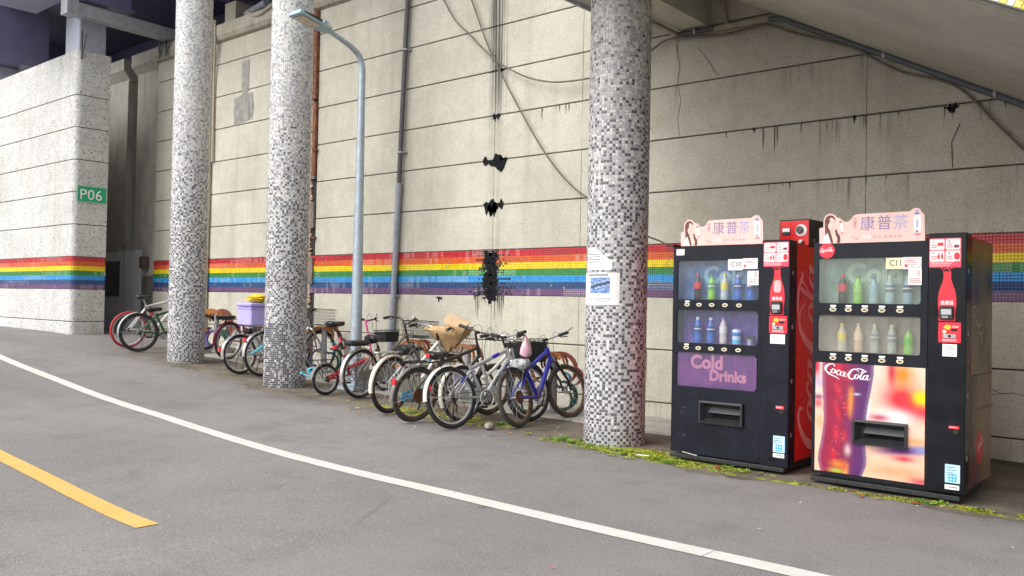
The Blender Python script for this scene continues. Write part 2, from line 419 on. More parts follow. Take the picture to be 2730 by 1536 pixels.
# ---- rainbow tile band
PT = .6/21
RAIN = [c3(h) for h in ('bd2f37', 'd86332', 'ecd01e', '3f8a49', '3a98d8', '33507f', '6f5277')]
def band_tiles(name, parent, fn, u0, u1, z0, skip=None, mortar=None):
    """tiles over u0..u1; fn(u, d, z) -> xyz with d = how far the face stands proud"""
    rnd = random.Random(int(abs(u0*10))); mb = MB(); g = MB(); nu = int((u1-u0)/PT); first = []
    def zone(u, s):   # grout: painted over, white, or black with damp
        v = sin(u*1.3+s*1.7)+.7*sin(u*3.1+s*2.3)+.4*sin(u*7.7+s)+.5*sin(u*41+s*5)
        return v
    for r in range(21):
        k = 6-r//3; base = RAIN[k]
        for i in range(nu):
            u = u0+i*PT; dk = 0
            if skip: dk = skip(u, r)
            if dk == 2: continue
            q = rnd.uniform(.92, 1.06); cc = tuple(min(1, x*q) for x in base)
            if dk == 1: cc = tuple(x*.12+.008 for x in base)
            if rnd.random() < .004: cc = (.3, .3, .3)
            h = .0028+rnd.uniform(-.0004, .0004); e = .0016
            mb.cc = cc; z = z0+r*PT
            A = [fn(u+e, 0, z+e), fn(u+PT-e, 0, z+e), fn(u+PT-e, 0, z+PT-e), fn(u+e, 0, z+PT-e)]; e2 = e+.0012
            B = [fn(u+e2, h, z+e2), fn(u+PT-e2, h, z+e2), fn(u+PT-e2, h, z+PT-e2), fn(u+e2, h, z+PT-e2)]
            if first is not None and mortar is not None and u >= mortar[0] and u < mortar[1]: first.append((u, z, k, cc)); continue
            j = len(mb.v); mb.v += A+B; mb.face((j+4, j+5, j+6, j+7))
            for t in range(4): t2 = (t+1) % 4; mb.face((j+t, j+t2, j+4+t2, j+4+t))
        if r % 3 == 0:
            for i in range(int((u1-u0)/.06)+1):
                u = u0+i*.06; v = zone(u, k)
                gc = (.50, .485, .45) if v > .75 else (.03, .03, .03) if v < -1.0 or (skip and skip(u, r)) else tuple(x*.55 for x in base)
                if k == 2 and v > .75: gc = (.28, .20, .05)
                g.cc = gc; ue = min(u+.06, u1); z = z0+r*PT
                if ue > u: g.quad(fn(u, .0006, z), fn(ue, .0006, z), fn(ue, .0006, z+3*PT), fn(u, .0006, z+3*PT))
    g.build(name+'_grout', vmat('grout', .9, .2, 40), parent, world=True)
    tag(mb.build('tiles', vmat('glazed_tile', .28, .06, 25, dirt=.16), parent, world=True, recalc=False), kind='stuff')
    return first
def damp(u, r):
    d = abs(u+7.75+.05*sin(r*1.7)); lim = .16+.06*sin(r*2.9)+(.10 if r < 4 else 0)
    hsh = (math.sin(u*913.7+r*57.3)*43758.5) % 1
    return 1 if d < lim*.62 or (d < lim*1.35 and hsh < .55) else 0
fr = []
fr = band_tiles('band', wall, lambda u, d, z: (u, WALL_Y-.002-d, z), -16.86, .6, 1.4, damp, (-1.86, -1.45))
# the tiles beside the right-hand machine are large enough to pick apart: each its own object
PTILE = {}
for u, z, k, cc in fr:
    if k not in PTILE:
        t = MB().bbox(-PT/2+.0016, PT/2-.0016, -.0032, .0, -PT/2+.0016, PT/2-.0016, .0012)
        o = t.build('tile', mat('rainbow_tile_%d' % k, RAIN[k], .28, var=.2, sc_=14), wall, world=False)
        PTILE[k] = o.data; o.location = (u+PT/2+8, -.002, z+PT/2)
    else: inst(PTILE[k], 'tile', wall, (u+PT/2+8, -.002, z+PT/2))

# ---- dirt flakes and run-off below the leak (ragged, with a shape of their own)
BLACKDIRT = mat('black_algae', (.014, .015, .017), 1., var=.4, sc_=30, spec=.05)
def ragged(mb, cx, cz, w_, h_, y, seed, drip=.0):
    rnd = random.Random(seed); top = []; bot = []; n = 34; A_ = [rnd.random() for _ in range(9)]; B_ = [rnd.random() for _ in range(9)]
    def nz(T, t): q = t*7.99; i = int(q); f = q-i; return T[i]*(1-f)+T[i+1]*f
    for i in range(n+1):
        t = i/n; e = sin(pi*t)**.5
        top.append((cx-w_/2+w_*t, y, cz+h_*.45*e*max(0, nz(A_, t)-.35)*1.5+h_*.05*rnd.random()))
        bot.append((cx-w_/2+w_*t, y, cz-h_*.75*e*(.08+.92*nz(B_, t)**1.5)-h_*.12*rnd.random()*e))
    for i in range(n): mb.quad(bot[i], bot[i+1], top[i+1], top[i])
mb = MB()
for cx, cz, w_, h_, sd_ in ((-7.71, 3.795, .14, .14, 1), (-7.72, 3.20, .44, .26, 2), (-7.58, 3.215, .12, .09, 12), (-7.73, 2.62, .36, .30, 3), (-7.74, 2.57, .2, .2, 33), (-7.72, 4.40, .30, .05, 4), (-7.78, 1.42, .62, .10, 5), (-8.72, 1.36, .12, .14, 7), (-5.52, 1.39, .22, .10, 8), (-2.12, 3.18, .13, .13, 9), (-3.0, 3.19, .03, .09, 10), (-4.05, 3.19, .03, .08, 11)):
    ragged(mb, cx, cz, w_, h_, WALL_Y-.0045, sd_)
for k in range(9):   # the leak has turned a whole stretch of the band black
    x = -7.76+(k-4)*.026; n = 20; rr = random.Random(60+k); L = [(x-.02+rr.uniform(-.016, .016), WALL_Y-.0062-.0002*k, 1.36-.12*rr.random()*(1-abs(k-4)/5)+.64*i/n) for i in range(n+1)]; Rr = [(x+.02+rr.uniform(-.016, .016), p[1], p[2]) for p in L]
    for i in range(n):
        if rr.random() < 1.35-.17*abs(k-4): mb.quad(L[i], Rr[i], Rr[i+1], L[i+1])
mb.build('dirt_patch', BLACKDIRT, wall, world=True)
mb = MB(); rnd = random.Random(21)
def drips(x0, x1, n, ztop, l0, l1, wmax=.012):
    for i in range(n):
        x = rnd.uniform(x0, x1); L = l0+(l1-l0)*rnd.random()**2; q = rnd.uniform(.003, wmax)
        P = [(x-q/2, ztop), (x+q/2, ztop), (x+q*.4+rnd.uniform(-.004, .004), ztop-L*.5), (x+rnd.uniform(-.006, .006), ztop-L), (x-q*.4, ztop-L*.5)]
        mb.poly([(a, WALL_Y-.0035-.00012*i, b) for a, b in P])
drips(-8.05, -7.5, 26, 1.405, .08, .42); drips(-6.05, -5.6, 14, 3.2, .1, .55); drips(-5.75, -5.35, 10, 1.40, .15, .6); drips(-5.8, -5.3, 9, .79, .2, .55, .03)
drips(-4.4, -1.6, 22, 3.2, .05, .32); drips(-7.0, -6.4, 9, 3.8, .05, .2); drips(-4.2, -2.0, 6, 2.6, .04, .12)
mb.build('run_off', mat('run_off', (.06, .055, .045), .95, var=.3), wall, world=True)
# cracks
CRK = mat('crack', (.03, .027, .02), 1.)
def crack(P, r=.004):
    r *= .55; mb = MB(); mb.tube([(x, WALL_Y-.003, z) for x, z in P], r, 4); return mb.build('crack', CRK, wall, world=True)
crack([(-5.0, 4.25), (-4.95, 4.0), (-4.98, 3.83), (-4.93, 3.62), (-4.97, 3.42), (-4.94, 3.2)], .0035)
crack([(-4.72, 4.18), (-4.60, 4.02), (-4.48, 3.83)], .0035); crack([(-2.05, 3.02), (-2.12, 2.85), (-2.11, 2.62)], .006)
crack([(-1.85, .60), (-1.76, .615), (-1.70, .585), (-1.6, .60), (-1.5, .575)], .005); crack([(-1.80, .57), (-1.74, .575), (-1.70, .59)], .004)
# patched render left by a removed sign
PATCH = m_conc('old_mortar', (.22, .215, .19), (.34, .33, .29), .5, 8.)
mb = MB(); rnd = random.Random(9)
def patch(P, y=WALL_Y-.0045): mb.poly([(a+rnd.uniform(-.015, .015), y, b+rnd.uniform(-.015, .015)) for a, b in P])
patch([(-14.05, 4.90), (-13.8, 4.92), (-13.46, 4.93), (-13.44, 4.7), (-13.46, 4.46), (-13.7, 4.44), (-14.06, 4.42), (-14.08, 4.65)])
patch([(-13.82, 5.54), (-13.60, 5.52), (-13.60, 5.2), (-13.62, 4.91), (-13.80, 4.91), (-13.84, 5.2)], WALL_Y-.0055)
mb.build('mortar_patch', PATCH, wall, world=True)

# ---- bare concrete wall beyond the end of the panels
cw = thing('concrete_wall', 'bare stained concrete wall in the dark gap beside the pier', 'wall', (-18, 8.8, .5))
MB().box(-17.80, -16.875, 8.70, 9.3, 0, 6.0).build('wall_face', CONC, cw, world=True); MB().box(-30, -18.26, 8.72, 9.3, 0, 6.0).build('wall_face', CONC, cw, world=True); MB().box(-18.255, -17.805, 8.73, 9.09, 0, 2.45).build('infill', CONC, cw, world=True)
MB().box(-18.26, -17.8, 9.1, 9.3, 0, 6).build('recess_back', JOINT, cw, world=True)
for a, b in ((-17.86, -16.865), (-30, -18.2)):
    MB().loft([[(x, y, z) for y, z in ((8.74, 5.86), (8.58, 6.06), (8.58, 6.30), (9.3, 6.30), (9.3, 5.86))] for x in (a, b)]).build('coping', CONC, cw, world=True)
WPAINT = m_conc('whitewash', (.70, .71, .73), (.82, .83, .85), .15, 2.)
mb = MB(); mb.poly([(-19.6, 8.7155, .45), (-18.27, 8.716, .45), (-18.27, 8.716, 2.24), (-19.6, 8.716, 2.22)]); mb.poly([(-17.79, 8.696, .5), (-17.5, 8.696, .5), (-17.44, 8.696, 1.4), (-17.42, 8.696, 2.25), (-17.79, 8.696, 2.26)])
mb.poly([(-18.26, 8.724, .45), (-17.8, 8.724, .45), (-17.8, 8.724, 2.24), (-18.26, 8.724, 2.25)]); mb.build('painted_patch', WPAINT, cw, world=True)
MB().box(-19.25, -18.42, 8.70, 8.715, 1.28, 2.03).build('dark_panel', mat('charcoal_paint', (.035, .036, .05), .6), cw, world=True)
MB().poly([(-17.40, 8.695, .5), (-16.9, 8.695, .5), (-16.9, 8.695, 1.72), (-17.40, 8.695, 1.70)]).build('render_patch', m_conc('grey_render', (.13, .125, .11), (.2, .19, .165), .6), cw, world=True)
jb = thing('junction_box', 'small brown metal box fixed to the concrete wall', 'box', (-17.2, 8.69, 1.98))
MB().bbox(-.09, .09, -.12, .008, -.12, .12, .008).build('case', mat('brown_steel', (.10, .065, .055), .5, dirt=.2), jb); MB().box(-.075, .075, -.126, -.121, -.10, .10).build('lid', mat('brown_steel', (.1, .065, .055)), jb)

# ---- pier at the left
PIERM = m_wall('pier_stone', (.47, .468, .445), (.62, .618, .59), .95, fs=.5)
pier = thing('pier', 'grey washed stone bridge pier with rainbow band and green sign', 'pier', (-20, 7.3, .5))
XC, YF, YB = -16.56, 6.94, 7.56
def pier_ring(z, d=0.):
    P = [(-24, YF+d), (XC-.10, YF+d)]
    for i in range(1, 5): a = pi/2*i/5; P.append((XC-.10+(.10-d)*sin(a), YF+.10-(.10-d)*cos(a)))
    P += [(XC-d, YF+.10), (XC-d, YB-d), (-24, YB-d)]; return [(x, y, z) for x, y in P]
MB().loft([pier_ring(0, .016), pier_ring(5.8, .016)]).build('core', JOINT, pier, world=True)
for i in range(-1, 9):
    z0 = .2+.6*i+.007; z1 = .8+.6*i-.007
    if i == 8: z1 = 5.83
    if i == -1: z0 = -.1
    if i == 2: MB().loft([pier_ring(1.401, .003), pier_ring(1.999, .003)]).build('tile_bed', JOINT, pier, world=True); continue
    MB().loft([pier_ring(z0, .006), pier_ring(z0+.006, 0), pier_ring(z1-.006, 0), pier_ring(z1, .006)]).build('panel', PIERM, pier, world=True)
LEN1 = (XC-.10)+24; ARC = .10*pi/2
def pier_fn(u, d, z):
    if u < LEN1: return (-24+u, YF+.002-d, z)
    u -= LEN1
    if u < ARC: a = u/.10; r = .098+d; return (XC-.10+r*sin(a), YF+.10-r*cos(a), z)
    return (XC-.002+d, YF+.10+(u-ARC), z)
band_tiles('pier_band', pier, pier_fn, 0, LEN1+ARC+(YB-YF-.10), 1.4)
# P06 plate on the pier's end face
GREEN = mat('sign_green', (.0, .34, .16), .35, var=.06); WHITEP = mat('white_print', (.80, .80, .79), .5, var=.04)
sg = thing('location_sign', 'green plate reading P06 on the end face of the pier', 'sign', (XC, 7.27, 3.17))
MB().bbox(.002, .012, -.275, .275, -.155, .155, .002).build('plate', GREEN, sg)
text('lettering', 'P06', .275, WHITEP, sg, lambda u, v: (.0145, u-.235, v-.1), .0, 1.0, space=1.04)
mb = MB()
for a in ((-.268, .268, .143, .148), (-.268, .268, -.148, -.143), (-.268, -.263, -.143, .143), (.263, .268, -.143, .143)): mb.box(.0125, .0138, a[0], a[1], a[2], a[3])
mb.build('border', WHITEP, sg)

# ---- mosaic columns
TW, TL, TM, TD = (.74, .73, .70), (.52, .512, .525), (.37, .365, .385), (.105, .102, .118)
CPT = .0285
def tile_choice(z, ang, rnd, dark_patch, nb=0):
    t = max(0, min(1, z/6.5))
    def L(tab):
        for (a, va), (b, vb) in zip(tab, tab[1:]):
            if t <= b: q = (t-a)/(b-a); return [x+(y-x)*q for x, y in zip(va, vb)]
        return tab[-1][1]
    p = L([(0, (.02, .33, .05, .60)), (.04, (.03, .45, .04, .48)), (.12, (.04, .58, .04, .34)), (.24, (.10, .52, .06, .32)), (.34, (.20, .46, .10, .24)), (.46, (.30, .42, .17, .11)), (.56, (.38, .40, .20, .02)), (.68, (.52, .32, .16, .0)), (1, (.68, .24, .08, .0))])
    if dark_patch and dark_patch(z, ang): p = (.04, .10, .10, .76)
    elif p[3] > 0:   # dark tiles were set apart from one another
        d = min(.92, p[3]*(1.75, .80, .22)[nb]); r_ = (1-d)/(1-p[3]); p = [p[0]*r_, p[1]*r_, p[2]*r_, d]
    r = rnd.random(); s = 0
    for k, q in enumerate(p):
        s += q
        if r < s: return k
    return 1
CT = (TW, TL, TM, TD)
CTM = [mat('mosaic_%s' % n, c, .35, var=.12, sc_=20) for n, c in zip(('white', 'light', 'mid', 'dark'), CT)]
def column(label, cx, cy, base, top, R, seed, solo=None, dark_patch=None):
    rnd = random.Random(seed); th = thing('mosaic_column', label, 'column', (cx, cy, base), 'mosaic columns')
    nt_ = int(round(2*pi*R/CPT)); da = 2*pi/nt_; rows = int((top-base)/CPT)+2
    MB().lathe([(R-.0035, -.12), (R-.0035, top-base)], 48).build('core', mat('pale_grout', (.60, .59, .575), .9, var=.15, sc_=14, dirt=.06), th, smooth=True)
    mb = MB(); single = []; prev = [0]*nt_; cur = [0]*nt_
    for r in range(rows):
        z0 = -.06+r*CPT
        if z0+CPT > top-base: break
        if r > 0: prev = cur
        cur = []
        for i in range(nt_):
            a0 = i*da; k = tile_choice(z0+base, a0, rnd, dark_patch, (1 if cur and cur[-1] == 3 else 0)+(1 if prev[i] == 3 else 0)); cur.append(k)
            if rnd.random() < .0015: continue
            ap = ((a0+da/2+pi) % (2*pi))-pi
            if solo and solo(z0, ap) and len(single) < 300: single.append((a0+da/2, z0+CPT/2, k)); continue
            q = rnd.uniform(.94, 1.05); col = CT[k]
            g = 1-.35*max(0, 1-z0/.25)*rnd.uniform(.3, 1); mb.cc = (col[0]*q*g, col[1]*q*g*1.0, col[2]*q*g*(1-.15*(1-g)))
            e = .0021/R; ez = .0021; j = len(mb.v)
            for rr, ee in ((R-.004, 0), (R+rnd.uniform(-.0006, .0006), .0009)):
                for sa, sz in ((0, 0), (1, 0), (1, 1), (0, 1)):
                    a = a0+(da-e-ee/R if sa else e+ee/R); z = z0+(CPT-ez-ee if sz else ez+ee); mb.v.append((rr*cos(a), rr*sin(a), z))
            mb.face((j+4, j+5, j+6, j+7))
            for t in range(4): t2 = (t+1) % 4; mb.face((j+t, j+t2, j+4+t2, j+4+t))
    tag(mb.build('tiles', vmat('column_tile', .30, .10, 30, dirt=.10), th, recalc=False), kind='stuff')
    me = {}
    for a, z, k in single:
        if k not in me:
            t = MB().bbox(R-.005, R+.0004, -CPT/2+.0013, CPT/2-.0013, -CPT/2+.0013, CPT/2-.0013, .0009); o = t.build('tile', CTM[k], th); me[k] = o.data
            o.location = (0, 0, z); o.rotation_euler = (0, 0, a)
        else: inst(me[k], 'tile', th, (0, 0, z), (0, 0, a))
    return th
fa3 = math.atan2(-6.88, 4.57)
col3 = column('thick grey mosaic tile column with paper notices beside the vending machines', -4.57, 6.88, -.02, 4.36, .2865, 3,
       solo=lambda z, a: .35 < z < .70 and abs(a-fa3) < .95)
fa2 = math.atan2(-7.02, 10.0)
col2 = column('mosaic tile column with dark tiled foot between the lamp post and purple box', -10.0, 7.02, .09, 7.3, .279, 4,
       dark_patch=lambda z, a: z < .95 and (lambda d: -1.3 < d < .12-.25*max(0, z-.5))((((a-fa2+pi) % (2*pi))-pi)))
col1 = column('mosaic tile column nearest the pier in front of the green bicycle', -12.55, 7.0, .28, 7.3, .272, 5)
# ---- overpass above
STEEL = mat('bluegrey_steel', (.17, .17, .28), .4, var=.15, sc_=1.5)
op = thing('overpass', 'dark blue grey steel overpass deck spanning above the wall', 'overpass', (-20, 10, 7.3))
MB().box(-70, 14, 6.85, 26, 7.55, 8.1).build('deck', mat('deck_soffit', (.13, .13, .22), .6, var=.2, sc_=1.2), op, world=True)
MB().box(-17.02, -16.58, 6.9, 7.93, 6.80, 7.55).build('girder', STEEL, op, world=True)
MB().box(-17.12, -16.48, 6.85, 7.96, 6.76, 6.798).build('girder_flange', STEEL, op, world=True)
MB().box(-21.6, -20.4, 6.9, 7.93, 6.265, 7.55).build('girder', STEEL, op, world=True)
for X in (-31, -27, -23, -15.0, -11, -7, -3, 1): MB().box(X-.02, X+.02, 7.98, 25, 6.95, 7.54).build('cross_beam', STEEL, op, world=True)
for Y in (10.5, 13.5, 17): MB().box(-45, 12, Y-.2, Y+.2, 6.65, 7.53).build('girder', STEEL, op, world=True)
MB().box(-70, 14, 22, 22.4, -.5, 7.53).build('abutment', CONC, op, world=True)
MB().box(-18.14, -16.9, 5.6, 6.8, 6.765, 8.2).build('box_girder', STEEL, op, world=True)
for X, hw_, zt in ((-16.95, .30, 6.755), (-21.0, .16, 6.26)): MB().bbox(X-hw_, X+hw_, 7.0, 7.5, 5.84, zt, .015).build('bearing_block', mat('grey_bearing', (.36, .38, .46), .5, var=.1), op, world=True)
MB().box(-14.6, -14.25, 8.75, 9.15, 6.312, 6.75).build('pedestal', m_conc('coping2', (.36, .33, .26), (.47, .44, .36)), op, world=True)

GALV = mat('dull_galvanised', (.38, .385, .41), .45, .3, var=.12, dirt=.06)
gt = thing('gutter', 'grey box gutter running from the pier top to the wall', 'gutter', (-16.3, 7.6, 6.3))
mb = MB(); mb.loft([[(-16.44, y, z0+.0), (-16.20, y, z0), (-16.20, y, z0+.22), (-16.44, y, z0+.22)] for y, z0 in ((6.62, 6.36), (8.70, 6.33))]); mb.build('channel', GALV, gt, world=True)
MB().box(-16.455, -16.185, 6.58, 6.78, 6.345, 7.0).build('down_box', GALV, gt, world=True)
for y, z, x in ((7.0, 5.65, -16.55), (8.52, 6.02, -16.35), (8.52, 6.02, -16.6)):
    mb = MB(); mb.tube([(x+.02, y, z), (x+.02, y, z+.55)], .018, 4).tube([(x+.02, y, z+.02), (x+.2, y, z+.45 if y < 8 else z+.3)], .015, 4); mb.build('bracket', mat('dark_bracket', (.10, .105, .12), .6, .3, dirt=.2), gt, world=True)
MB().tube([(-15.3, 8.4, 6.2), (-15.3, 8.4, 7.52)], .03, 8).build('hanger', GALV, gt, world=True)

# ---- rusty expansion joint in the wall
RUST = mat('rusty_steel', (.20, .075, .035), .85, var=.5, sc_=14, dirt=.35, dirtcol=(.06, .03, .02), bump=.5)
RUST2 = mat('flaking_filler', (.50, .37, .27), .9, var=.35, sc_=26, dirt=.62, dirtcol=(.15, .05, .022), bump=.6)
ej = thing('expansion_joint', 'rusty vertical expansion joint strip in the wall behind the mosaic column', 'joint', (-11.72, WALL_Y, 1.2))
MB().box(-11.855, -11.585, 8.672, 8.679, .1, 6.0).build('backing', mat('joint_void', (.03, .025, .022), .9), ej, world=True)
mb = MB().box(-11.70, -11.585, 8.60, 8.669, 4.55, 5.98).box(-11.665, -11.59, 8.615, 8.669, 3.3, 4.5); mb.build('steel_angle', RUST, ej, world=True)
rnd = random.Random(4); z = 1.15
while z < 5.9:
    h = rnd.uniform(.18, .5); x0 = -11.845+rnd.uniform(-.01, .01); mb = MB(); n = 10; L = []; Rr = []
    for i in range(n+1): zz = z+h*i/n; L.append((x0, 8.635+rnd.uniform(0, .02), zz)); Rr.append((x0+.15+rnd.uniform(-.04, .04), 8.64+rnd.uniform(0, .02), zz))
    for i in range(n): mb.quad(L[i], Rr[i], Rr[i+1], L[i+1]); mb.quad(Rr[i], (Rr[i][0], 8.669, Rr[i][2]), (Rr[i+1][0], 8.669, Rr[i+1][2]), Rr[i+1]); mb.quad(L[i], (L[i][0], 8.669, L[i][2]), (L[i+1][0], 8.669, L[i+1][2]), L[i+1])
    mb.build('filler_strip', RUST2, ej, world=True); z += h+rnd.uniform(.005, .03)
for z in (2.45, 3.25, 1.55): MB().box(-11.69, -11.60, 8.62, 8.669, z, z+.42).build('cover_plate', mat('grey_cover', (.20, .17, .145), .8, dirt=.4), ej, world=True)
for z in (2.28, 3.7): MB().box(-11.62, -11.55, 8.60, 8.66, z, z+.03).build('clip', RUST, ej, world=True)

# ---- stairs overhead at the right: sloping slab, landing, beam
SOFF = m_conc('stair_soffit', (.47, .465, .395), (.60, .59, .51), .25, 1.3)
st = thing('staircase', 'concrete staircase soffit sloping down overhead with yellow and white tiled side', 'staircase', (-3, 6.9, 4))
SL = .5366; SX0, SZ0 = -4.54, 4.75
def sz(x): return SZ0-(x-SX0)*SL
prof = [(-5.86, SZ0), (SX0, SZ0)]+[(x, sz(x)) for x in (-3, -1, 1, 3.4)]
up = [(x, z+.28) for x, z in prof]
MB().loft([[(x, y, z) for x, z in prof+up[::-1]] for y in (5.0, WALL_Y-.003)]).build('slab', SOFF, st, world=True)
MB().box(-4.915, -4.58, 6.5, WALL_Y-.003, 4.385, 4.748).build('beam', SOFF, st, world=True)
par = [(x, z-.0) for x, z in prof]; upp = [(x, z+1.25) for x, z in prof]
MB().loft([[(x, y, z) for x, z in par+upp[::-1]] for y in (4.86, 4.998)]).build('parapet', m_conc('parapet_concrete', (.40, .39, .33), (.52, .51, .44)), st, world=True)
MB().loft([[(x, y, z+dz) for x, z in prof for dz in ()] or [(x, y, z-.004) for x, z in prof]+[(x, y, z+.004) for x, z in prof[::-1]] for y in (4.845, 4.858)]).build('drip_edge', mat('black_edge', (.02, .02, .02), .7), st, world=True)
YT = .0365; sl = math.atan(SL); dirx = Vector((cos(sl), 0, -sin(sl))); dirn = Vector((sin(sl), 0, cos(sl)))
meY = {}; cnt = 0; rnd = random.Random(3); mb = MB(); YC = [(.72, .44, .02), (.80, .62, .10), (.78, .77, .70), (.72, .72, .60)]
YM = [mat('stair_tile_%d' % i, c, .25, var=.1, sc_=15) for i, c in enumerate(YC)]
P0 = Vector((SX0, 4.858, SZ0))
for r in range(30):
    for i in range(190):
        s = .02+i*YT; c_ = P0+dirx*(s+YT/2)+dirn*(.008+(r+.5)*YT); k = rnd.choice((0, 0, 1, 2, 3))
        near = -1.85 < c_.x < -.55 and r < 9
        if near and cnt < 300:
            cnt += 1
            if k not in meY:
                o = MB().bbox(-YT/2+.002, YT/2-.002, -.004, .002, -YT/2+.002, YT/2-.002, .0015).build('tile', YM[k], st); meY[k] = o.data
            else: o = inst(meY[k], 'tile', st)
            o.location = c_-org(st); o.rotation_euler = (0, sl, 0)
        else:
            mb.cc = YC[k]; a = dirx*(YT/2-.002); b = dirn*(YT/2-.002); q = Vector((0, -.003, 0)); mb.quad(c_-a-b+q, c_+a-b+q, c_+a+b+q, c_-a+b+q)
tag(mb.build('tiles', vmat('glazed_tile'), st, world=True), kind='stuff')

# ---- pipes and cables on the wall
PIPE_D = mat('dark_grey_pvc', (.085, .08, .085), .5, dirt=.1); PIPE_G = mat('grey_pvc', (.30, .315, .36), .45, dirt=.1); PIPE_B = mat('beige_duct', (.40, .365, .28), .6, dirt=.15); CABLE = mat('brown_cable', (.15, .125, .095), .6, dirt=.2)
dp = thing('downpipe', 'thin grey downpipe leaning slightly on the wall beside the lamp post', 'pipe', (-9.6, 8.6, .8))
MB().tube([(-9.43, 8.60, 5.95), (-9.545, 8.60, 2.93)], .036, 10).build('upper_pipe', PIPE_D, dp, world=True, smooth=True)
MB().tube([(-9.545, 8.60, 2.96), (-9.60, 8.60, 1.45), (-9.68, 8.60, .10)], .045, 10).build('lower_pipe', PIPE_G, dp, world=True, smooth=True)
MB().tube([(-9.541, 8.60, 3.02), (-9.547, 8.60, 2.86)], .05, 10).build('socket', PIPE_G, dp, world=True)
for z in (4.97, 3.47, 1.37):
    x = -9.43-(5.95-z)*.0381
    MB().lathe([(.047, -.014), (.047, .014)], 12, (x, 8.60, z)).box(x+.045, x+.085, 8.62, 8.659, z-.012, z+.012).build('clamp', GALV, dp, world=True)
cd = thing('conduit', 'pair of beige conduits running down the wall beside the mosaic column', 'conduit', (-14.8, 8.6, 2))
MB().tube([(-14.68, 8.55, 6.4), (-14.66, 8.55, 6.0), (-14.79, 8.62, 5.4), (-14.78, 8.62, 3.6), (-14.80, 8.62, .5)], .03, 8, smooth=4).build('pipe', PIPE_B, cd, world=True, smooth=True)
MB().tube([(-14.60, 8.55, 6.4), (-14.58, 8.55, 6.0), (-14.70, 8.62, 5.3), (-14.69, 8.62, 3.8)], .024, 8, smooth=4).build('pipe', PIPE_B, cd, world=True, smooth=True)
MB().lathe([(.04, -.02), (.04, .02)], 10, (-14.785, 8.62, 3.75)).build('clamp', PIPE_B, cd, world=True)
wp = thing('ceiling_pipe', 'thick grey pipe end under the deck above the wall coping', 'pipe', (-13.4, 8.6, 6.5))
MB().tube([(-14.1, 8.9, 6.50), (-13.2, 8.72, 6.48)], .07, 12).build('pipe', PIPE_G, wp, world=True, smooth=True); MB().tube([(-13.6, 8.6, 6.34), (-13.2, 8.55, 6.22), (-12.6, 8.55, 6.36), (-12.2, 8.55, 6.5)], .035, 8, smooth=4).build('pipe', PIPE_B, wp, world=True, smooth=True)

def cable(name, label, P, r, m=CABLE, cat='cable', sm=5):
    P = [Vector(p) for p in P]; return tag(MB().tube(P, r, 6, smooth=sm).build(name, m, smooth=True), label, cat)
cable('hanging_cable', 'slack cable sagging across the wall and running behind the front column', [(-8.93, 8.58, 5.91), (-8.67, 8.58, 5.53), (-8.43, 8.58, 5.19), (-8.17, 8.58, 4.96), (-7.68, 8.58, 4.52), (-7.16, 8.57, 4.22), (-6.73, 8.56, 4.08), (-6.38, 8.56, 4.04), (-6.10, 8.57, 4.04), (-5.77, 8.58, 4.07), (-5.30, 8.60, 4.23)], .011)
cable('hanging_cable', 'cable slanting steeply down the wall past the black leak stain', [(-8.32, 8.60, 5.77), (-8.15, 8.60, 5.42), (-7.84, 8.60, 4.75), (-7.56, 8.60, 4.28), (-7.23, 8.60, 3.77), (-6.84, 8.60, 3.22), (-6.48, 8.60, 2.83), (-6.13, 8.60, 2.58), (-5.5, 8.6, 2.3)], .011)
cable('hanging_cable', 'dark cable looping along the wall below the stair pipe', [(-5.31, 8.60, 4.23), (-5.13, 8.60, 4.31), (-4.96, 8.60, 4.32), (-4.70, 8.60, 4.29), (-4.38, 8.60, 4.25), (-4.15, 8.60, 4.26), (-3.96, 8.60, 4.27), (-3.83, 8.60, 4.24), (-3.59, 8.60, 4.12), (-3.28, 8.60, 3.99), (-2.98, 8.60, 3.85), (-2.77, 8.60, 3.70), (-2.53, 8.60, 3.55), (-2.29, 8.60, 3.46), (-2.09, 8.60, 3.36), (-1.94, 8.60, 3.22), (-1.79, 8.60, 3.03), (-1.64, 8.60, 2.85), (-1.50, 8.60, 2.69), (-1.1, 8.6, 2.3)], .012)
cable('power_cable', 'thin cable reaching from the column to the left vending machine', [(-4.9, 7.6, 2.12), (-4.70, 7.6, 2.01), (-4.54, 7.60, 1.95), (-4.30, 7.45, 1.88), (-3.72, 7.2, 1.86)], .009)
sp_ = thing('stair_conduit', 'grey and beige conduit following the underside of the stairs along the wall', 'conduit', (-3.5, 8.6, 4.2))
MB().box(-4.985, -4.93, 7.2, 8.62, 4.335, 4.375).build('duct', PIPE_B, sp_, world=True)
MB().tube([(-4.94, 8.585, 4.345), (-4.50, 8.585, 4.34)], .028, 8).build('pipe', PIPE_D, sp_, world=True, smooth=True)
MB().obox((-4.175, 8.60, 4.32), (.325, 0, -.01), (0, .022, 0), (0, 0, .022)).build('duct', PIPE_B, sp_, world=True)
MB().tube([(-3.86, 8.58, 4.31), (-3.70, 8.58, 4.28), (-3.54, 8.58, 4.19), (-3.08, 8.58, 3.945), (-2.55, 8.58, 3.66), (-1.53, 8.58, 3.105), (.5, 8.58, 2.01)], .033, 8, smooth=4).build('pipe', mat('slate_pvc', (.10, .115, .13), .5, dirt=.1), sp_, world=True, smooth=True)
MB().tube([(-4.44, 8.62, 4.72), (-4.40, 8.62, 4.5), (-4.36, 8.62, 4.35)], .026, 8).build('riser', PIPE_B, sp_, world=True, smooth=True)
for x, z in ((-4.72, 4.345), (-2.70, 3.735), (-1.75, 3.225)): MB().lathe([(.042, -.012), (.042, .012)], 10, (x, 8.58, z), 'x').build('clamp', GALV, sp_, world=True)
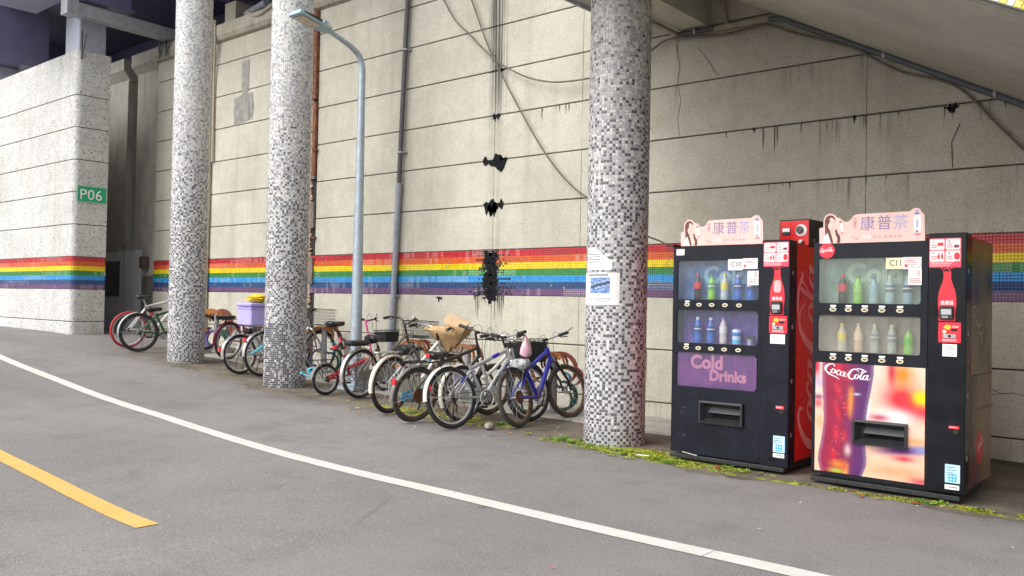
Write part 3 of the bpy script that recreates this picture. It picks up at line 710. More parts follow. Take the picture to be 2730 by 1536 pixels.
cable('landing_pipe', 'grey pipe along the edge of the stair landing beside the column top', [(-5.90, 5.2, 4.74), (-5.90, 7.0, 4.74), (-5.90, 8.6, 4.74)], .035, PIPE_G, 'pipe', 2)
# ---- flexible conduit and meter tape on the column
# ---- street lamp
LAMPM = mat('lamp_grey_paint', (.40, .47, .53), .4, .2, var=.1, sc_=12, dirt=.06); HEADM = mat('lamp_head_teal', (.33, .46, .50), .4, var=.08)
lx, ly = -9.22, 7.60; lz = gz(lx)-.11
lp = thing('street_lamp', 'pale blue grey street lamp with bent arm and flat head over the bicycles', 'street lamp', (lx, ly, lz))
MB().bbox(-.17, .17, -.17, .17, .12, .17, .004).build('foot_plate', LAMPM, lp)
MB().bbox(-.145, .145, -.13, .13, .17, .56, .012).build('base_box', LAMPM, lp, smooth=False)
MB().lathe([(.082, .40), (.078, .9), (.062, 2.6), (.05, 3.8), (.048, 4.35)], 16).build('pole', LAMPM, lp, smooth=True)
arm = catmull([(0, 0, 4.33), (0, -.01, 4.50), (0, -.06, 4.62), (0, -.17, 4.70), (0, -.36, 4.77), (0, -.62, 4.85)], 5)
MB().tube(arm, (.048, .03), 12).build('arm', LAMPM, lp, smooth=True)
hd = Vector((0, -1, .16)).normalized(); hu = Vector((0, .16, 1)).normalized(); hc = Vector((0, -.55, 4.845))
def hp(a, s, u): return hc+hd*a+Vector((1, 0, 0))*s+hu*u
def hring(a, ws, u0, u1): return [hp(a, -ws, u0), hp(a, ws, u0), hp(a, ws*1.0, (u0+u1)/2), hp(a, ws*.8, u1), hp(a, -ws*.8, u1), hp(a, -ws, (u0+u1)/2)]
MB().loft([hring(0, .045, -.03, .04), hring(.06, .085, -.035, .055), hring(.17, .115, -.035, .06), hring(.20, .115, -.032, .03), hring(.53, .13, -.028, .035), hring(.56, .125, -.02, .028)]).build('lamp_head', HEADM, lp)
MB().loft([[hp(a, -wd, -.0385), hp(a, wd, -.0385), hp(a, wd, -.0365), hp(a, -wd, -.0365)] for a, wd in ((.20, .085), (.51, .095))]).build('lens', mat('lamp_lens', (.62, .52, .38), .3, var=.05), lp)
MB().loft([[hp(a, s, .0), hp(a, s, .028), hp(a, s+.008, .028), hp(a, s+.008, .0)] for a in (.22, .50) for s in (.116,)]).build('side_vent', mat('vent_black', (.03, .035, .045), .5), lp)
MB().quad(hp(.06, .093, -.01), hp(.14, .1165, -.01), hp(.14, .1165, .03), hp(.06, .093, .03)).build('sticker', WHITEP, lp)
# ================================================================== VENDING MACHINES
BLACK = mat('machine_black', (.011, .0125, .019), .36, var=.25, sc_=6, dirt=.03, dirtcol=(.05, .05, .055), spec=.22); BLACKG = mat('machine_gloss_black', (.008, .009, .012), .22, var=.2, sc_=5, spec=.25)
RUBBER = mat('tray_black', (.02, .021, .023), .45, var=.2, sc_=20, dirt=.12, dirtcol=(.10, .10, .10)); DKIN = mat('dark_inside', (.006, .006, .007), .8); TRAYG = mat('tray_flap', (.055, .062, .066), .5, var=.3, sc_=15)
CREAM = mat('cream_button', (.72, .66, .48), .4, var=.05); PAPER = mat('paper_white', (.78, .78, .77), .8, var=.04, sc_=20); INK = mat('grey_ink', (.16, .16, .17), .9); REDINK = mat('red_ink', (.62, .05, .07), .8)
REDP = mat('sticker_red', (.70, .022, .045), .35, var=.06); REDBODY = mat('cabinet_red', (.72, .010, .014), .3, var=.08, sc_=3); PINKW = mat('logo_pinkish_white', (.85, .60, .58), .4, var=.06); SILV = mat('reader_grey', (.42, .45, .47), .35, .3)
def m_glass(name, tint, fog, fogcol):
    k = N(name); tr = k.n('BsdfTransparent'); tr.inputs[0].default_value = (*tint, 1); gl = k.n('BsdfGlossy'); gl.inputs['Roughness'].default_value = .04
    df = k.n('BsdfDiffuse'); df.inputs[0].default_value = (*fogcol, 1); fr = k.n('LayerWeight'); fr.inputs[0].default_value = .22
    n1 = k.noise(k.obj(), 3, 3, .5); n2 = k.noise(k.scale(k.obj(), 1, 1, .3), 9, 4, .65)
    m1 = k.n('MixShader'); k.put(m1.inputs[0], k.mul(k.ramp(k.add(k.mul(n1, .5), k.mul(n2, .5)), .35, .68, .45, 1.2), fog)); k.t.links.new(tr.outputs[0], m1.inputs[1]); k.t.links.new(df.outputs[0], m1.inputs[2])
    m2 = k.n('MixShader'); k.put(m2.inputs[0], k.math('MINIMUM', k.add(k.mul(fr.outputs[1], .28), .03), .5)); k.t.links.new(m1.outputs[0], m2.inputs[1]); k.t.links.new(gl.outputs[0], m2.inputs[2])
    k.t.links.new(m2.outputs[0], k.out.inputs[0]); return k.m
def plate(xc, zc, holes, y0, y1):
    """front plate with rectangular openings, one connected mesh"""
    mb = MB(); nx, nz = len(xc), len(zc)
    for y in (y0, y1):
        for z in zc:
            for x in xc: mb.v.append((x, y, z))
    def hole(i, j):
        if i < 0 or j < 0 or i >= nx-1 or j >= nz-1: return True
        cx, cz = (xc[i]+xc[i+1])/2, (zc[j]+zc[j+1])/2
        return any(a < cx < b and c < cz < d for a, b, c, d in holes)
    o = nx*nz
    for j in range(nz-1):
        for i in range(nx-1):
            if hole(i, j): continue
            a, b, c, d = j*nx+i, j*nx+i+1, (j+1)*nx+i+1, (j+1)*nx+i
            mb.face((a, b, c, d)); mb.face((o+d, o+c, o+b, o+a))
            if hole(i, j-1): mb.face((a, o+a, o+b, b))
            if hole(i, j+1): mb.face((d, c, o+c, o+d))
            if hole(i-1, j): mb.face((a, d, o+d, o+a))
            if hole(i+1, j): mb.face((b, o+b, o+c, c))
    return mb
def rrect(x0, x1, z0, z1, r, n=4):
    P = []
    for cx, cz, a0 in ((x1-r, z1-r, 0), (x0+r, z1-r, pi/2), (x0+r, z0+r, pi), (x1-r, z0+r, 3*pi/2)):
        for i in range(n+1): a = a0+pi/2*i/n; P.append((cx+r*cos(a), cz+r*sin(a)))
    return P
FR = lambda u, v, d: (u, d, v)
def sticker(name, m, par, x0, x1, z0, z1, y=-.002, t=.0015, r=.004): return MB().prism(rrect(x0, x1, z0, z1, r), FR, y, y+t).build(name, m, par)
def lines(name, m, par, x0, x1, z0, z1, n, y, seed=0, full=.9, th=.35):
    rnd = random.Random(seed); mb = MB(); h = (z1-z0)/n
    for i in range(n):
        z = z1-(i+.5)*h; xx = x0; xe = x0+(x1-x0)*rnd.uniform(full-.35, full)
        while xx < xe:
            w_ = min(rnd.uniform(.006, .016), xe-xx); mb.quad((xx, y, z-h*th/2), (xx+w_*.85, y, z-h*th/2), (xx+w_*.85, y, z+h*th/2), (xx, y, z+h*th/2)); xx += w_
    return tag(mb.build(name, m, par), kind='stuff')

# ---- flowing script lettering built from brush strokes (x, y, pen width)
def ell(cx, cy, rx, ry, w0, w1, a0=60, sl=.30, n=14, turn=370):
    out = []
    for i in range(n+1):
        a = radians(a0+turn*i/n); x = rx*cos(a); y = ry*sin(a); out.append((cx+x+y*sl, cy+y, w0+(w1-w0)*abs(cos(a))))
    return out
SCRIPT = [
 [(66, 74, 3), (70, 86, 6), (60, 94, 8), (44, 88, 9), (26, 68, 12), (14, 42, 14), (13, 20, 13), (24, 7, 10), (40, 8, 6), (56, 24, 3)],
 [(20, 12, 5), (30, -2, 9), (52, -6, 11), (76, -8, 9), (92, -16, 6), (104, -24, 1)],
 ell(62, 34, 11, 20, 3, 9), [(66, 56, 4), (78, 48, 3), (84, 40, 2)],
 [(104, 46, 5), (104, 56, 6), (95, 55, 6), (84, 40, 9), (83, 22, 9), (92, 13, 6), (104, 24, 3), (112, 36, 2)],
 ell(119, 34, 11, 20, 3, 9), [(138, 56, 9), (131, 34, 9), (130, 17, 7), (138, 15, 4), (148, 28, 2)],
 [(146, 38, 8), (162, 42, 8)],
 [(222, 70, 2), (214, 88, 5), (196, 96, 8), (180, 86, 10), (166, 62, 13), (158, 38, 14), (160, 18, 12), (172, 7, 9), (188, 12, 6), (204, 30, 3)],
 [(196, 96, 4), (220, 104, 7), (246, 98, 9), (262, 84, 8), (268, 92, 3)],
 ell(207, 34, 11, 20, 3, 9), [(212, 55, 4), (222, 46, 3), (228, 38, 2)],
 [(226, 30, 2), (244, 62, 4), (254, 84, 5), (250, 96, 5), (242, 84, 7), (234, 52, 9), (230, 24, 9), (236, 14, 6), (246, 24, 3)],
 ell(259, 34, 11, 20, 3, 9), [(278, 56, 9), (271, 34, 9), (270, 17, 7), (278, 15, 4), (292, 32, 2)]]
def script(name, m, par, fn, lift=.0004, wf=1.):
    """fn(u, v, d): u, v in script units (300 x 100), d = tiny stand-off"""
    k = 0
    mb = MB()
    for S in SCRIPT:
        C = catmull([(x, y, w_) for x, y, w_ in S], 5); L = []; R_ = []
        for i, p in enumerate(C):
            a = C[max(i-1, 0)]; b = C[min(i+1, len(C)-1)]; t = Vector((b.x-a.x, b.y-a.y)); t = t.normalized() if t.length > 1e-6 else Vector((1, 0)); q = Vector((-t.y, t.x))*p.z*.5*wf
            d = lift*(1+.25*k+.9*i/len(C)); L.append(fn(p.x+q.x, p.y+q.y, d)); R_.append(fn(p.x-q.x, p.y-q.y, d))
        for i in range(len(C)-1): mb.quad(L[i], R_[i], R_[i+1], L[i+1])
        k += 1
    return mb.build(name, m, par)

def grid_print(name, fn, colf, nu, nv, par, m, cut=None):
    mb = MB(); V = [[fn(i/nu, j/nv) for i in range(nu+1)] for j in range(nv+1)]; Cc = [[colf(i/nu, j/nv) for i in range(nu+1)] for j in range(nv+1)]
    mb.v = [p for r in V for p in r]
    for j in range(nv):
        for i in range(nu):
            if cut and cut((i+.5)/nu, (j+.5)/nv): continue
            a = j*(nu+1)+i; mb.cc = (Cc[j][i], Cc[j][i+1], Cc[j+1][i+1], Cc[j+1][i]); mb.face((a, a+1, a+nu+2, a+nu+1))
    return mb.build(name, m, par)
PRINT = vmat('printed_vinyl', .35, .05, 12)
def blob(u, v, cx, cy, rx, ry): d = ((u-cx)/rx)**2+((v-cy)/ry)**2; return math.exp(-d*1.6)
def lerp3(a, b, t): t = max(0, min(1, t)); return tuple(x+(y-x)*t for x, y in zip(a, b))

def machine(label, X0, Y0, W, P):
    th = thing('vending_machine', label, 'vending machine', (X0, Y0, 0), 'drink vending machines')
    H = 1.825; DP = P['depth']
    MB().bbox(.012, W-.004, .215, DP, .10, H-.02, .006).build('cabinet', P['cab'], th)
    plate([.012, .030, W-.022, W-.004], [.10, .12, H-.04, H-.02], [(.030, W-.022, .12, H-.04)], .125, .22).build('cabinet_front', P['cab'], th)
    MB().box(.02, W-.02, .127, DP-.02, H-.02, H-.012).build('top_sheet', BLACK, th)
    MB().bbox(.04, W-.05, .06, DP-.06, .02, .098, .006).build('plinth', RUBBER, th)
    MB().bbox(.0, W-.03, -.015, .05, .028, .062, .005).build('kick_bar', RUBBER, th)
    for x, y in ((.07, .10), (W-.09, .10), (.07, DP-.1), (W-.09, DP-.1)): MB().lathe([(.028, -.03), (.028, .012), (.012, .014), (.012, .05)], 10, (x, y, 0)).build('foot', RUBBER, th)
    zb = P['zb']; wins = P['wins']; tr = P['tray']
    xc = sorted({0, wins[0][0], wins[0][1], tr[0], tr[1], .798}); zc = sorted({zb, H-.025}|{z for w_ in wins for z in w_[2:4]}|{tr[2], tr[3]})
    plate(xc, zc, [w_[:4] for w_ in wins]+[tr], 0, .12).build('door', BLACK, th)
    MB().bbox(.803, W-.002, -.014, .12, zb-.01, H+.008, .004).build('service_door', BLACKG if P['gloss'] else BLACK, th)
    MB().box(.80, .8025, .004, .11, zb, H-.02).build('door_gap', DKIN, th)
    for i in (0, 1, 2, 3): MB().box(W-.0015, W+.001, .03, .05, .3+i*.42, .33+i*.42).build('hinge_screw', GALV, th)
    MB().bbox(-.006, .012, -.006, .12, H-.03, H-.0, .003).build('corner_cap', BLACK, th)
    # delivery tray: sloped frame, flap, dark mouth
    x0, x1, z0, z1 = tr; o = [(x0-.012, z0-.012), (x1+.012, z0-.012), (x1+.012, z1+.012), (x0-.012, z1+.012)]; i_ = [(x0+.038, z0+.03), (x1-.024, z0+.03), (x1-.024, z1-.034), (x0+.038, z1-.034)]
    mb = MB(); rg = [[(u, -.003, v) for u, v in o], [(u, -.030, v) for u, v in o], [(u, -.033, v) for u, v in [(x0+.004, z0+.004), (x1-.004, z0+.004), (x1-.004, z1-.004), (x0+.004, z1-.004)]], [(u, .03, v) for u, v in i_], [(u, .09, v) for u, v in i_]]
    mb.loft(rg, False).build('tray_frame', RUBBER, th)
    MB().box(i_[0][0], i_[1][0], .10, .104, i_[0][1], i_[2][1]).build('tray_mouth', DKIN, th)
    MB().obox(((i_[0][0]+i_[1][0])/2, .055, i_[2][1]-.027), ((i_[1][0]-i_[0][0])/2-.003, 0, 0), (0, .004, 0), (0, .012, .027)).build('tray_flap', TRAYG, th)
    MB().obox((i_[0][0]+.012, .06, (i_[0][1]+i_[2][1])/2), (.002, 0, 0), (.012, .03, 0), (0, 0, (i_[2][1]-i_[0][1])/2-.002)).build('tray_side', TRAYG, th)
    # display windows
    for n_, w_ in enumerate(wins):
        x0, x1, z0, z1, back, txt = w_
        mb = MB(); f = [(x0+.0006, .0165, z0+.0006), (x1-.0006, .0165, z0+.0006), (x1-.0006, .0165, z1-.0006), (x0+.0006, .0165, z1-.0006)]; b = [(x, .125 if n_ < 2 else .022, z) for x, _, z in f]
        mb.loft([b, f], False); mb.face((0, 1, 2, 3)); mb.build('display_case', back, th)
        MB().prism(rrect(x0-.001, x1+.001, z0-.001, z1+.001, .002), FR, .010, .014).build('window_pane', P['glass'][n_], th)
        R4 = .022; cor = MB()
        for cx, cz, sx, s_z in ((x0, z0, 1, 1), (x1, z0, -1, 1), (x1, z1, -1, -1), (x0, z1, 1, -1)):
            pts = [(cx, cz)]+[(cx+sx*(R4-R4*sin(a)), cz+s_z*(R4-R4*cos(a))) for a in [pi/2*t/5 for t in range(6)]]
            MB().prism(pts, FR, .0005, .0095).build('window_corner', BLACK, th)
        if txt:
            for s, sz_, ox, oz, mm, bo in txt: text('lettering', s, sz_, mm, th, (lambda u, v, ox=ox, oz=oz: (ox+u, .1235 if n_ < 2 else .0195, oz+v)), bo, 1.0)
    # selection buttons and price tags
    for (xa, xb, zc_, tags) in P['buttons']:
        for i in range(5):
            x = xa+(xb-xa)*i/4*(.94+.06*i/4); b = MB().prism([(x+.0245*cos(a)*1., zc_+.0155*sin(a)) for a in [2*pi*t/14 for t in range(14)]], FR, -.007, .0).build('button', CREAM, th)
            MB().prism([(x+.0155*cos(a), zc_+.0075*sin(a)) for a in [2*pi*t/10 for t in range(10)]], FR, -.0085, -.0065).build('button_window', mat('button_dark', (.14, .12, .08), .3), b)
            if tags or i == 0: sticker('price_tag', PAPER, th, x-.021, x+.021, zc_+.019, zc_+.033, -.0015, .0014, .001)
    # instruction panel
    ix0, ix1, iz0, iz1 = P['instr']; yf = -.0165
    ip = sticker('instruction_panel', mat('panel_pinkred', (.78, .07, .13), .35, var=.05), th, ix0, ix1, iz0, iz1, yf, .0022, .008)
    hw = (ix1-ix0)/2; hh = (iz1-iz0)*.375
    for r in range(2):
        for c_ in range(2):
            a = ix0+.006+c_*(hw-.002); zt = iz1-.006-r*(hh+.004)
            MB().prism(rrect(a, a+hw-.010, zt-hh+.002, zt, .008), FR, yf-.0006, yf-.0001).build('panel_cell', PAPER, ip)
            text('number', str(r*2+c_+1), .022, INK, ip, lambda u, v, a=a, zt=zt: (a+.016+u, yf-.0011, zt-.024+v), .0004)
            lines('caption', REDINK, ip, a+.010, a+hw*.52, zt-hh+.012, zt-hh+.042, 2, yf-.0012, r*2+c_, 1., .32)
            if (r, c_) == (0, 0): MB().prism(rrect(a+hw*.48, a+hw-.016, zt-hh*.62, zt-hh*.32, .006), FR, yf-.0013, yf-.0007).build('icon', REDP, ip)
            if (r, c_) == (0, 1): MB().prism(rrect(a+hw*.52, a+hw-.018, zt-hh*.80, zt-hh*.55, .003), FR, yf-.0013, yf-.0007).build('icon', mat('icon_dark', (.2, .03, .05)), ip)
            if (r, c_) == (1, 0):
                for q in (.55, .76): MB().prism([(a+hw*q+dx, zt-hh*.75+dz) for dx, dz in ((-.006, 0), (.006, 0), (.007, .02), (.002, .034), (.002, .042), (-.002, .042), (-.002, .034), (-.007, .02))], FR, yf-.0013, yf-.0007).build('icon', REDP, ip)
            if (r, c_) == (1, 1): MB().prism([(a+hw*.70+.020*cos(t)*.9, zt-hh*.52+.026*sin(t)) for t in [2*pi*q/12 for q in range(12)]], FR, yf-.0013, yf-.0007).build('icon', REDP, ip)
    lines('caption', PINKW, ip, ix0+.01, ix1-.01, iz0+.008, iz0+.044, 3, yf-.0006, 9, 1., .5)
    # bottle-shaped reader sticker
    cx, bz0, bz1, bw = P['bottle']; hgt = bz1-bz0; hwp = [(0, .86), (.05, .95), (.10, .86), (.22, .92), (.34, 1.), (.48, .98), (.62, .86), (.74, .60), (.84, .44), (.94, .40), (.95, .44), (1., .42)]
    out = [(cx+bw*.5*q, bz0+hgt*t) for t, q in hwp]+[(cx-bw*.5*q, bz0+hgt*t) for t, q in reversed(hwp)]
    bs = MB().prism(out, FR, yf, yf+.002).build('bottle_sticker', REDP, th)
    for dx, dz, r_ in ((-.034, .026, .007), (-.014, .022, .006), (.004, .024, .008), (.024, .026, .006), (.036, .030, .007), (-.024, .011, .005), (.014, .012, .006)):
        MB().prism([(cx+dx+r_*cos(t), bz1+dz-.004+r_*sin(t)) for t in [2*pi*q/10 for q in range(10)]], FR, yf, yf+.002).build('bubble', REDP, th)
    if P['gloss'] == 0: MB().prism(rrect(cx-.028, cx+.030, bz0+hgt*.50, bz0+hgt*.77, .022), FR, yf-.0008, yf-.0002).build('worn_patch', mat('worn_pink', (.66, .42, .42), .7, var=.1), bs)
    text('lettering', '感應區', .030, WHITEP, bs, lambda u, v: (cx-.043+u*.95, yf-.001, bz0+hgt*.335+v), .0004)
    rd = MB().bbox(cx-.044, cx+.044, yf-.022, yf-.0008, bz0+.012, bz0+hgt*.30, .006).build('card_reader', RUBBER, th)
    MB().box(cx-.032, cx+.032, yf-.0235, yf-.0225, bz0+.045, bz0+.082).build('screen', SILV, rd); lines('caption', PAPER, rd, cx-.026, cx+.028, bz0+.02, bz0+.038, 2, yf-.0232, 3, 1.)
    # coin plate
    qx0, qx1, qz0, qz1 = P['coin']; cp = sticker('coin_plate', REDP, th, qx0, qx1, qz0, qz1, yf-.004, .006, .006); my = yf-.0046; hq = qz1-qz0
    MB().prism([(qx0+.03, qz1-.035), (qx0+.05, qz1-.016), (qx0+.072, qz1-.02), (qx0+.08, qz1-.034), (qx0+.066, qz1-.05), (qx0+.05, qz1-.046)], FR, my-.0006, my).build('yellow_mark', mat('sticker_yellow', (.85, .55, .03), .5), cp)
    MB().prism([(qx0+.038+.013*cos(t), qz1-.064+.013*sin(t)) for t in [2*pi*q/12 for q in range(12)]], FR, my-.0006, my).build('coin_mark', CREAM, cp)
    MB().box(qx0+.082, qx1-.022, my-.001, my, qz1-.058, qz1-.044).build('slot', DKIN, cp); sticker('coin_return', SILV, cp, qx0+.03, qx1-.03, qz0+.032, qz0+.058, my-.003, .003, .004)
    MB().prism([((qx0+qx1)/2+.009*cos(t), qz0+.045+.009*sin(t)) for t in [2*pi*q/12 for q in range(12)]], FR, my-.006, my-.003).build('return_knob', DKIN, cp)
    lines('caption', PINKW, cp, qx0+.024, qx1-.024, qz0+.008, qz0+.026, 2, my-.0004, 5, 1.1, .6); lines('caption', PINKW, cp, qx0+.086, qx1-.012, qz1-.036, qz1-.022, 2, my-.0004, 6, 1.1, .6)
    # notes, lock, warnings
    nx0, nx1, nz0, nz1 = P['note']; sticker('note', PAPER, th, nx0, nx1, nz0, nz1, yf, .0012, .002); lines('caption', INK, th, nx0+.012, nx1-.012, nz0+.01, nz1-.008, 5, yf-.0003, 8, 1., .3)
    kx0, kx1, kz0, kz1 = P['key']; sticker('key_label', REDP, th, kx0, kx1, kz0, kz1, yf, .0012, .002); lines('caption', PINKW, th, kx0+.006, kx1-.006, kz0+.006, kz1-.005, 1, yf-.0003, 3, 1.1, .7)
    MB().box((kx0+kx1)/2-.004, kx1-.008, yf+.0005, yf+.0022, kz0-.032, kz0-.005).build('lock', mat('lock_dark', (.05, .045, .03), .4, .6), th)
    bx0, bx1, bz0_, bz1_ = P['blue']; nb = sticker('notice', mat('notice_blue', (.45, .68, .86), .6, var=.08), th, bx0, bx1, bz0_, bz1_, yf, .0012, .003)
    lines('caption', INK, nb, bx0+.01, bx1-.012, bz1_-.065, bz1_-.01, 3, yf-.0003, 12, .95, .3)
    mb = MB(); ccx, ccz, q = (bx0+bx1)/2, bz0_+.034, .026
    BLU = mat('emblem_blue', (.03, .36, .72), .5); MB().prism(rrect(ccx-q, ccx+q, ccz-q, ccz+q, .005), FR, yf-.0004, yf-.0001).build('emblem', BLU, nb)
    for sx, s_z in ((1, 1), (-1, 1), (-1, -1), (1, -1)): MB().prism([(ccx+sx*.004, ccz+s_z*.008), (ccx+sx*.008, ccz+s_z*.004), (ccx+sx*.020, ccz+s_z*.010), (ccx+sx*.010, ccz+s_z*.020)], FR, yf-.0009, yf-.0005).build('emblem_petal', PAPER, nb)
    wx0, wx1, wz0, wz1 = P['white']; sticker('plate', PAPER, th, wx0, wx1, wz0, wz1, yf, .0012, .002); lines('caption', INK, th, wx0+.03, wx1-.012, wz0+.008, wz1-.008, 1, yf-.0003, 2, 1.1, .5)
    ex, ez = P['oval']; MB().prism([(ex+.026*cos(t), ez+.013*sin(t)) for t in [2*pi*q_/14 for q_ in range(14)]], FR, yf, yf+.0015).build('oval_plug', BLACKG, th)
    # cards on the glass: machine number, warning card, paper slip (its square code is left blank)
    a, b, c_, d = P['num'][:4]; cd_ = sticker('number_card', P['num'][5], th, a, b, c_, d, -.0035, .0012, .001); text('lettering', P['num'][4], .058, INK, cd_, lambda u, v: (a+.024+u*.9, -.0042, (c_+d)/2-.016+v), .0006)
    a2, b2, c2, d2 = P['card']; k_ = sticker('warning_card', PAPER, th, a2, b2, c2, d2, -.0052, .0012, .002)
    MB().tube([(x, -.0056, z) for x, z in rrect(a2+.012, b2-.008, c2+.010, d2-.010, .02)], .0011, 4, closed=True).build('oval_frame', REDINK, k_); lines('caption', REDINK, k_, a2+.024, b2-.02, (c2+d2)/2, d2-.018, 2, -.0058, 4, 1., .4); lines('caption', INK, k_, a2+.024, b2-.02, c2+.018, (c2+d2)/2-.004, 2, -.0058, 5, 1., .25); MB().box(a2+.014, a2+.030, -.0062, -.0057, c2+.016, c2+.034).build('mark', REDINK, k_)
    a3, b3, c3_, d3 = P['slip']; k_ = sticker('paper_slip', PAPER, th, a3, b3, c3_, d3, -.0070, .0012, .003); lines('caption', REDINK, k_, a3+.062, b3-.008, c3_+.065, d3-.010, 4, -.0075, 6, 1., .5); lines('caption', mat('pink_ink', (.55, .30, .32), .9), k_, a3+.010, b3-.008, c3_+.010, c3_+.05, 3, -.0075, 7, 1.2, .55)
    return th

def m_back(name, a, b, emis=0.):
    k = N(name); g = k.noise(k.scale(k.obj(), 1.4, 1, .8), 4.5, 4, .6); c = k.mix(k.ramp(g, .35, .68), a, b); k.set(c, .45); return k.m
CB1 = m_back('case_blue', (.02, .09, .26), (.13, .30, .48)); CB2 = m_back('case_violet', (.07, .03, .19), (.20, .10, .33)); CB3 = m_back('case_purple', (.05, .006, .10), (.13, .02, .18))
CB4 = m_back('case_green', (.14, .25, .22), (.30, .42, .36)); CB5 = m_back('case_grey', (.20, .18, .14), (.36, .34, .28))
GLAZE1 = m_glass('display_glass', (.95, .97, 1), .05, (.55, .62, .70)); GLAZE2 = m_glass('misted_glass', (.95, .97, .95), .13, (.60, .66, .60)); GLAZE3 = m_glass('dusty_glass', (.96, .96, .94), .17, (.62, .60, .54)); GLAZE4 = m_glass('poster_glass', (1, .98, 1), .05, (.55, .50, .65))
COLDT = mat('cold_lettering_faint', (.30, .47, .58), .5); COLDP = mat('cold_lettering_pink', (.46, .19, .29), .5); COLDG = mat('cold_lettering_green', (.42, .52, .44), .5)
MX1, MY1, MW1 = -3.77, 6.54, 1.035; MX2, MY2, MW2 = -2.51, 6.42, 1.045
m1 = machine('black vending machine with bright red side and number card C10', MX1, MY1, MW1, dict(depth=.72, cab=REDBODY, zb=.075, gloss=0,
  wins=[(.039, .770, 1.359, 1.684, CB1, [('Cold', .20, .22, 1.50, COLDT, .008)]), (.034, .766, .997, 1.275, CB2, None), (.037, .757, .632, .919, CB3, [('Cold', .150, .165, .790, COLDP, .006), ('Drinks', .120, .340, .695, COLDP, .005)])],
  tray=(.285, .647, .354, .514), glass=[GLAZE1, GLAZE1, GLAZE4], buttons=[(.138, .607, 1.316, False), (.137, .606, .955, False)], instr=(.815, 1.022, 1.624, 1.818), bottle=(.932, 1.245, 1.600, .122), coin=(.871, 1.018, 1.103, 1.240), note=(.880, 1.000, 1.022, 1.096), key=(.933, 1.001, .516, .541), blue=(.916, 1.010, .179, .308), white=(.916, 1.007, .140, .171), oval=(.905, .125),
  num=(.506, .634, 1.600, 1.690, 'C10', PAPER), card=(.632, .762, 1.610, 1.695), slip=(.677, .772, 1.479, 1.593)))
m2 = machine('vending machine with cola bottle poster front and number card C11', MX2, MY2, MW2, dict(depth=.75, cab=REDBODY, zb=.085, gloss=1,
  wins=[(.035, .752, 1.345, 1.675, CB4, [('Cold', .20, .20, 1.50, COLDG, .008)]), (.038, .754, .991, 1.259, CB5, None)],
  tray=(.320, .668, .351, .500), glass=[GLAZE2, GLAZE3], buttons=[(.149, .618, 1.299, True), (.153, .622, .943, True)], instr=(.808, 1.010, 1.598, 1.798), bottle=(.925, 1.234, 1.572, .116), coin=(.873, 1.014, 1.089, 1.227), note=(.899, .989, .996, 1.080), key=(.943, 1.008, .512, .532), blue=(.923, 1.016, .149, .272), white=(.922, 1.012, .104, .136), oval=(.946, .312),
  num=(.519, .635, 1.591, 1.671, 'C11', mat('card_cream', (.72, .70, .46), .8)), card=(.634, .757, 1.589, 1.674), slip=(.671, .760, 1.479, 1.590)))
# left machine: script running up the red side; white label top left; chipped paint marks
script('side_lettering', PINKW, m1, lambda u, v, d: (MW1-.004+.001+d, .60-v*.0044, .13+u*.00545), .0004)
sticker('label', PAPER, m1, .027, .104, 1.731, 1.783, -.0015); lines('caption', INK, m1, .034, .09, 1.755, 1.778, 2, -.0018, 3, 1., .3)
mb = MB(); rnd = random.Random(8)
for i in range(16):
    x = rnd.uniform(.05, .75); z = rnd.uniform(.1, .6); L = rnd.uniform(.004, .03); a = rnd.uniform(-.6, .6)
    if .26 < x < .68 and .33 < z < .53: continue
    mb.quad((x, -.0008, z), (x+L*cos(a), -.0008, z+L*sin(a)), (x+L*cos(a), -.0008, z+L*sin(a)+.0016), (x, -.0008, z+.002))
tag(mb.build('scratches', mat('scratch_grey', (.30, .30, .32), .7), m1), kind='stuff')
MB().tube([(.12, -.018, .082), (.26, -.018, .066)], .004, 5).build('loose_trim', mat('chipped_edge', (.45, .45, .46), .5), m1)
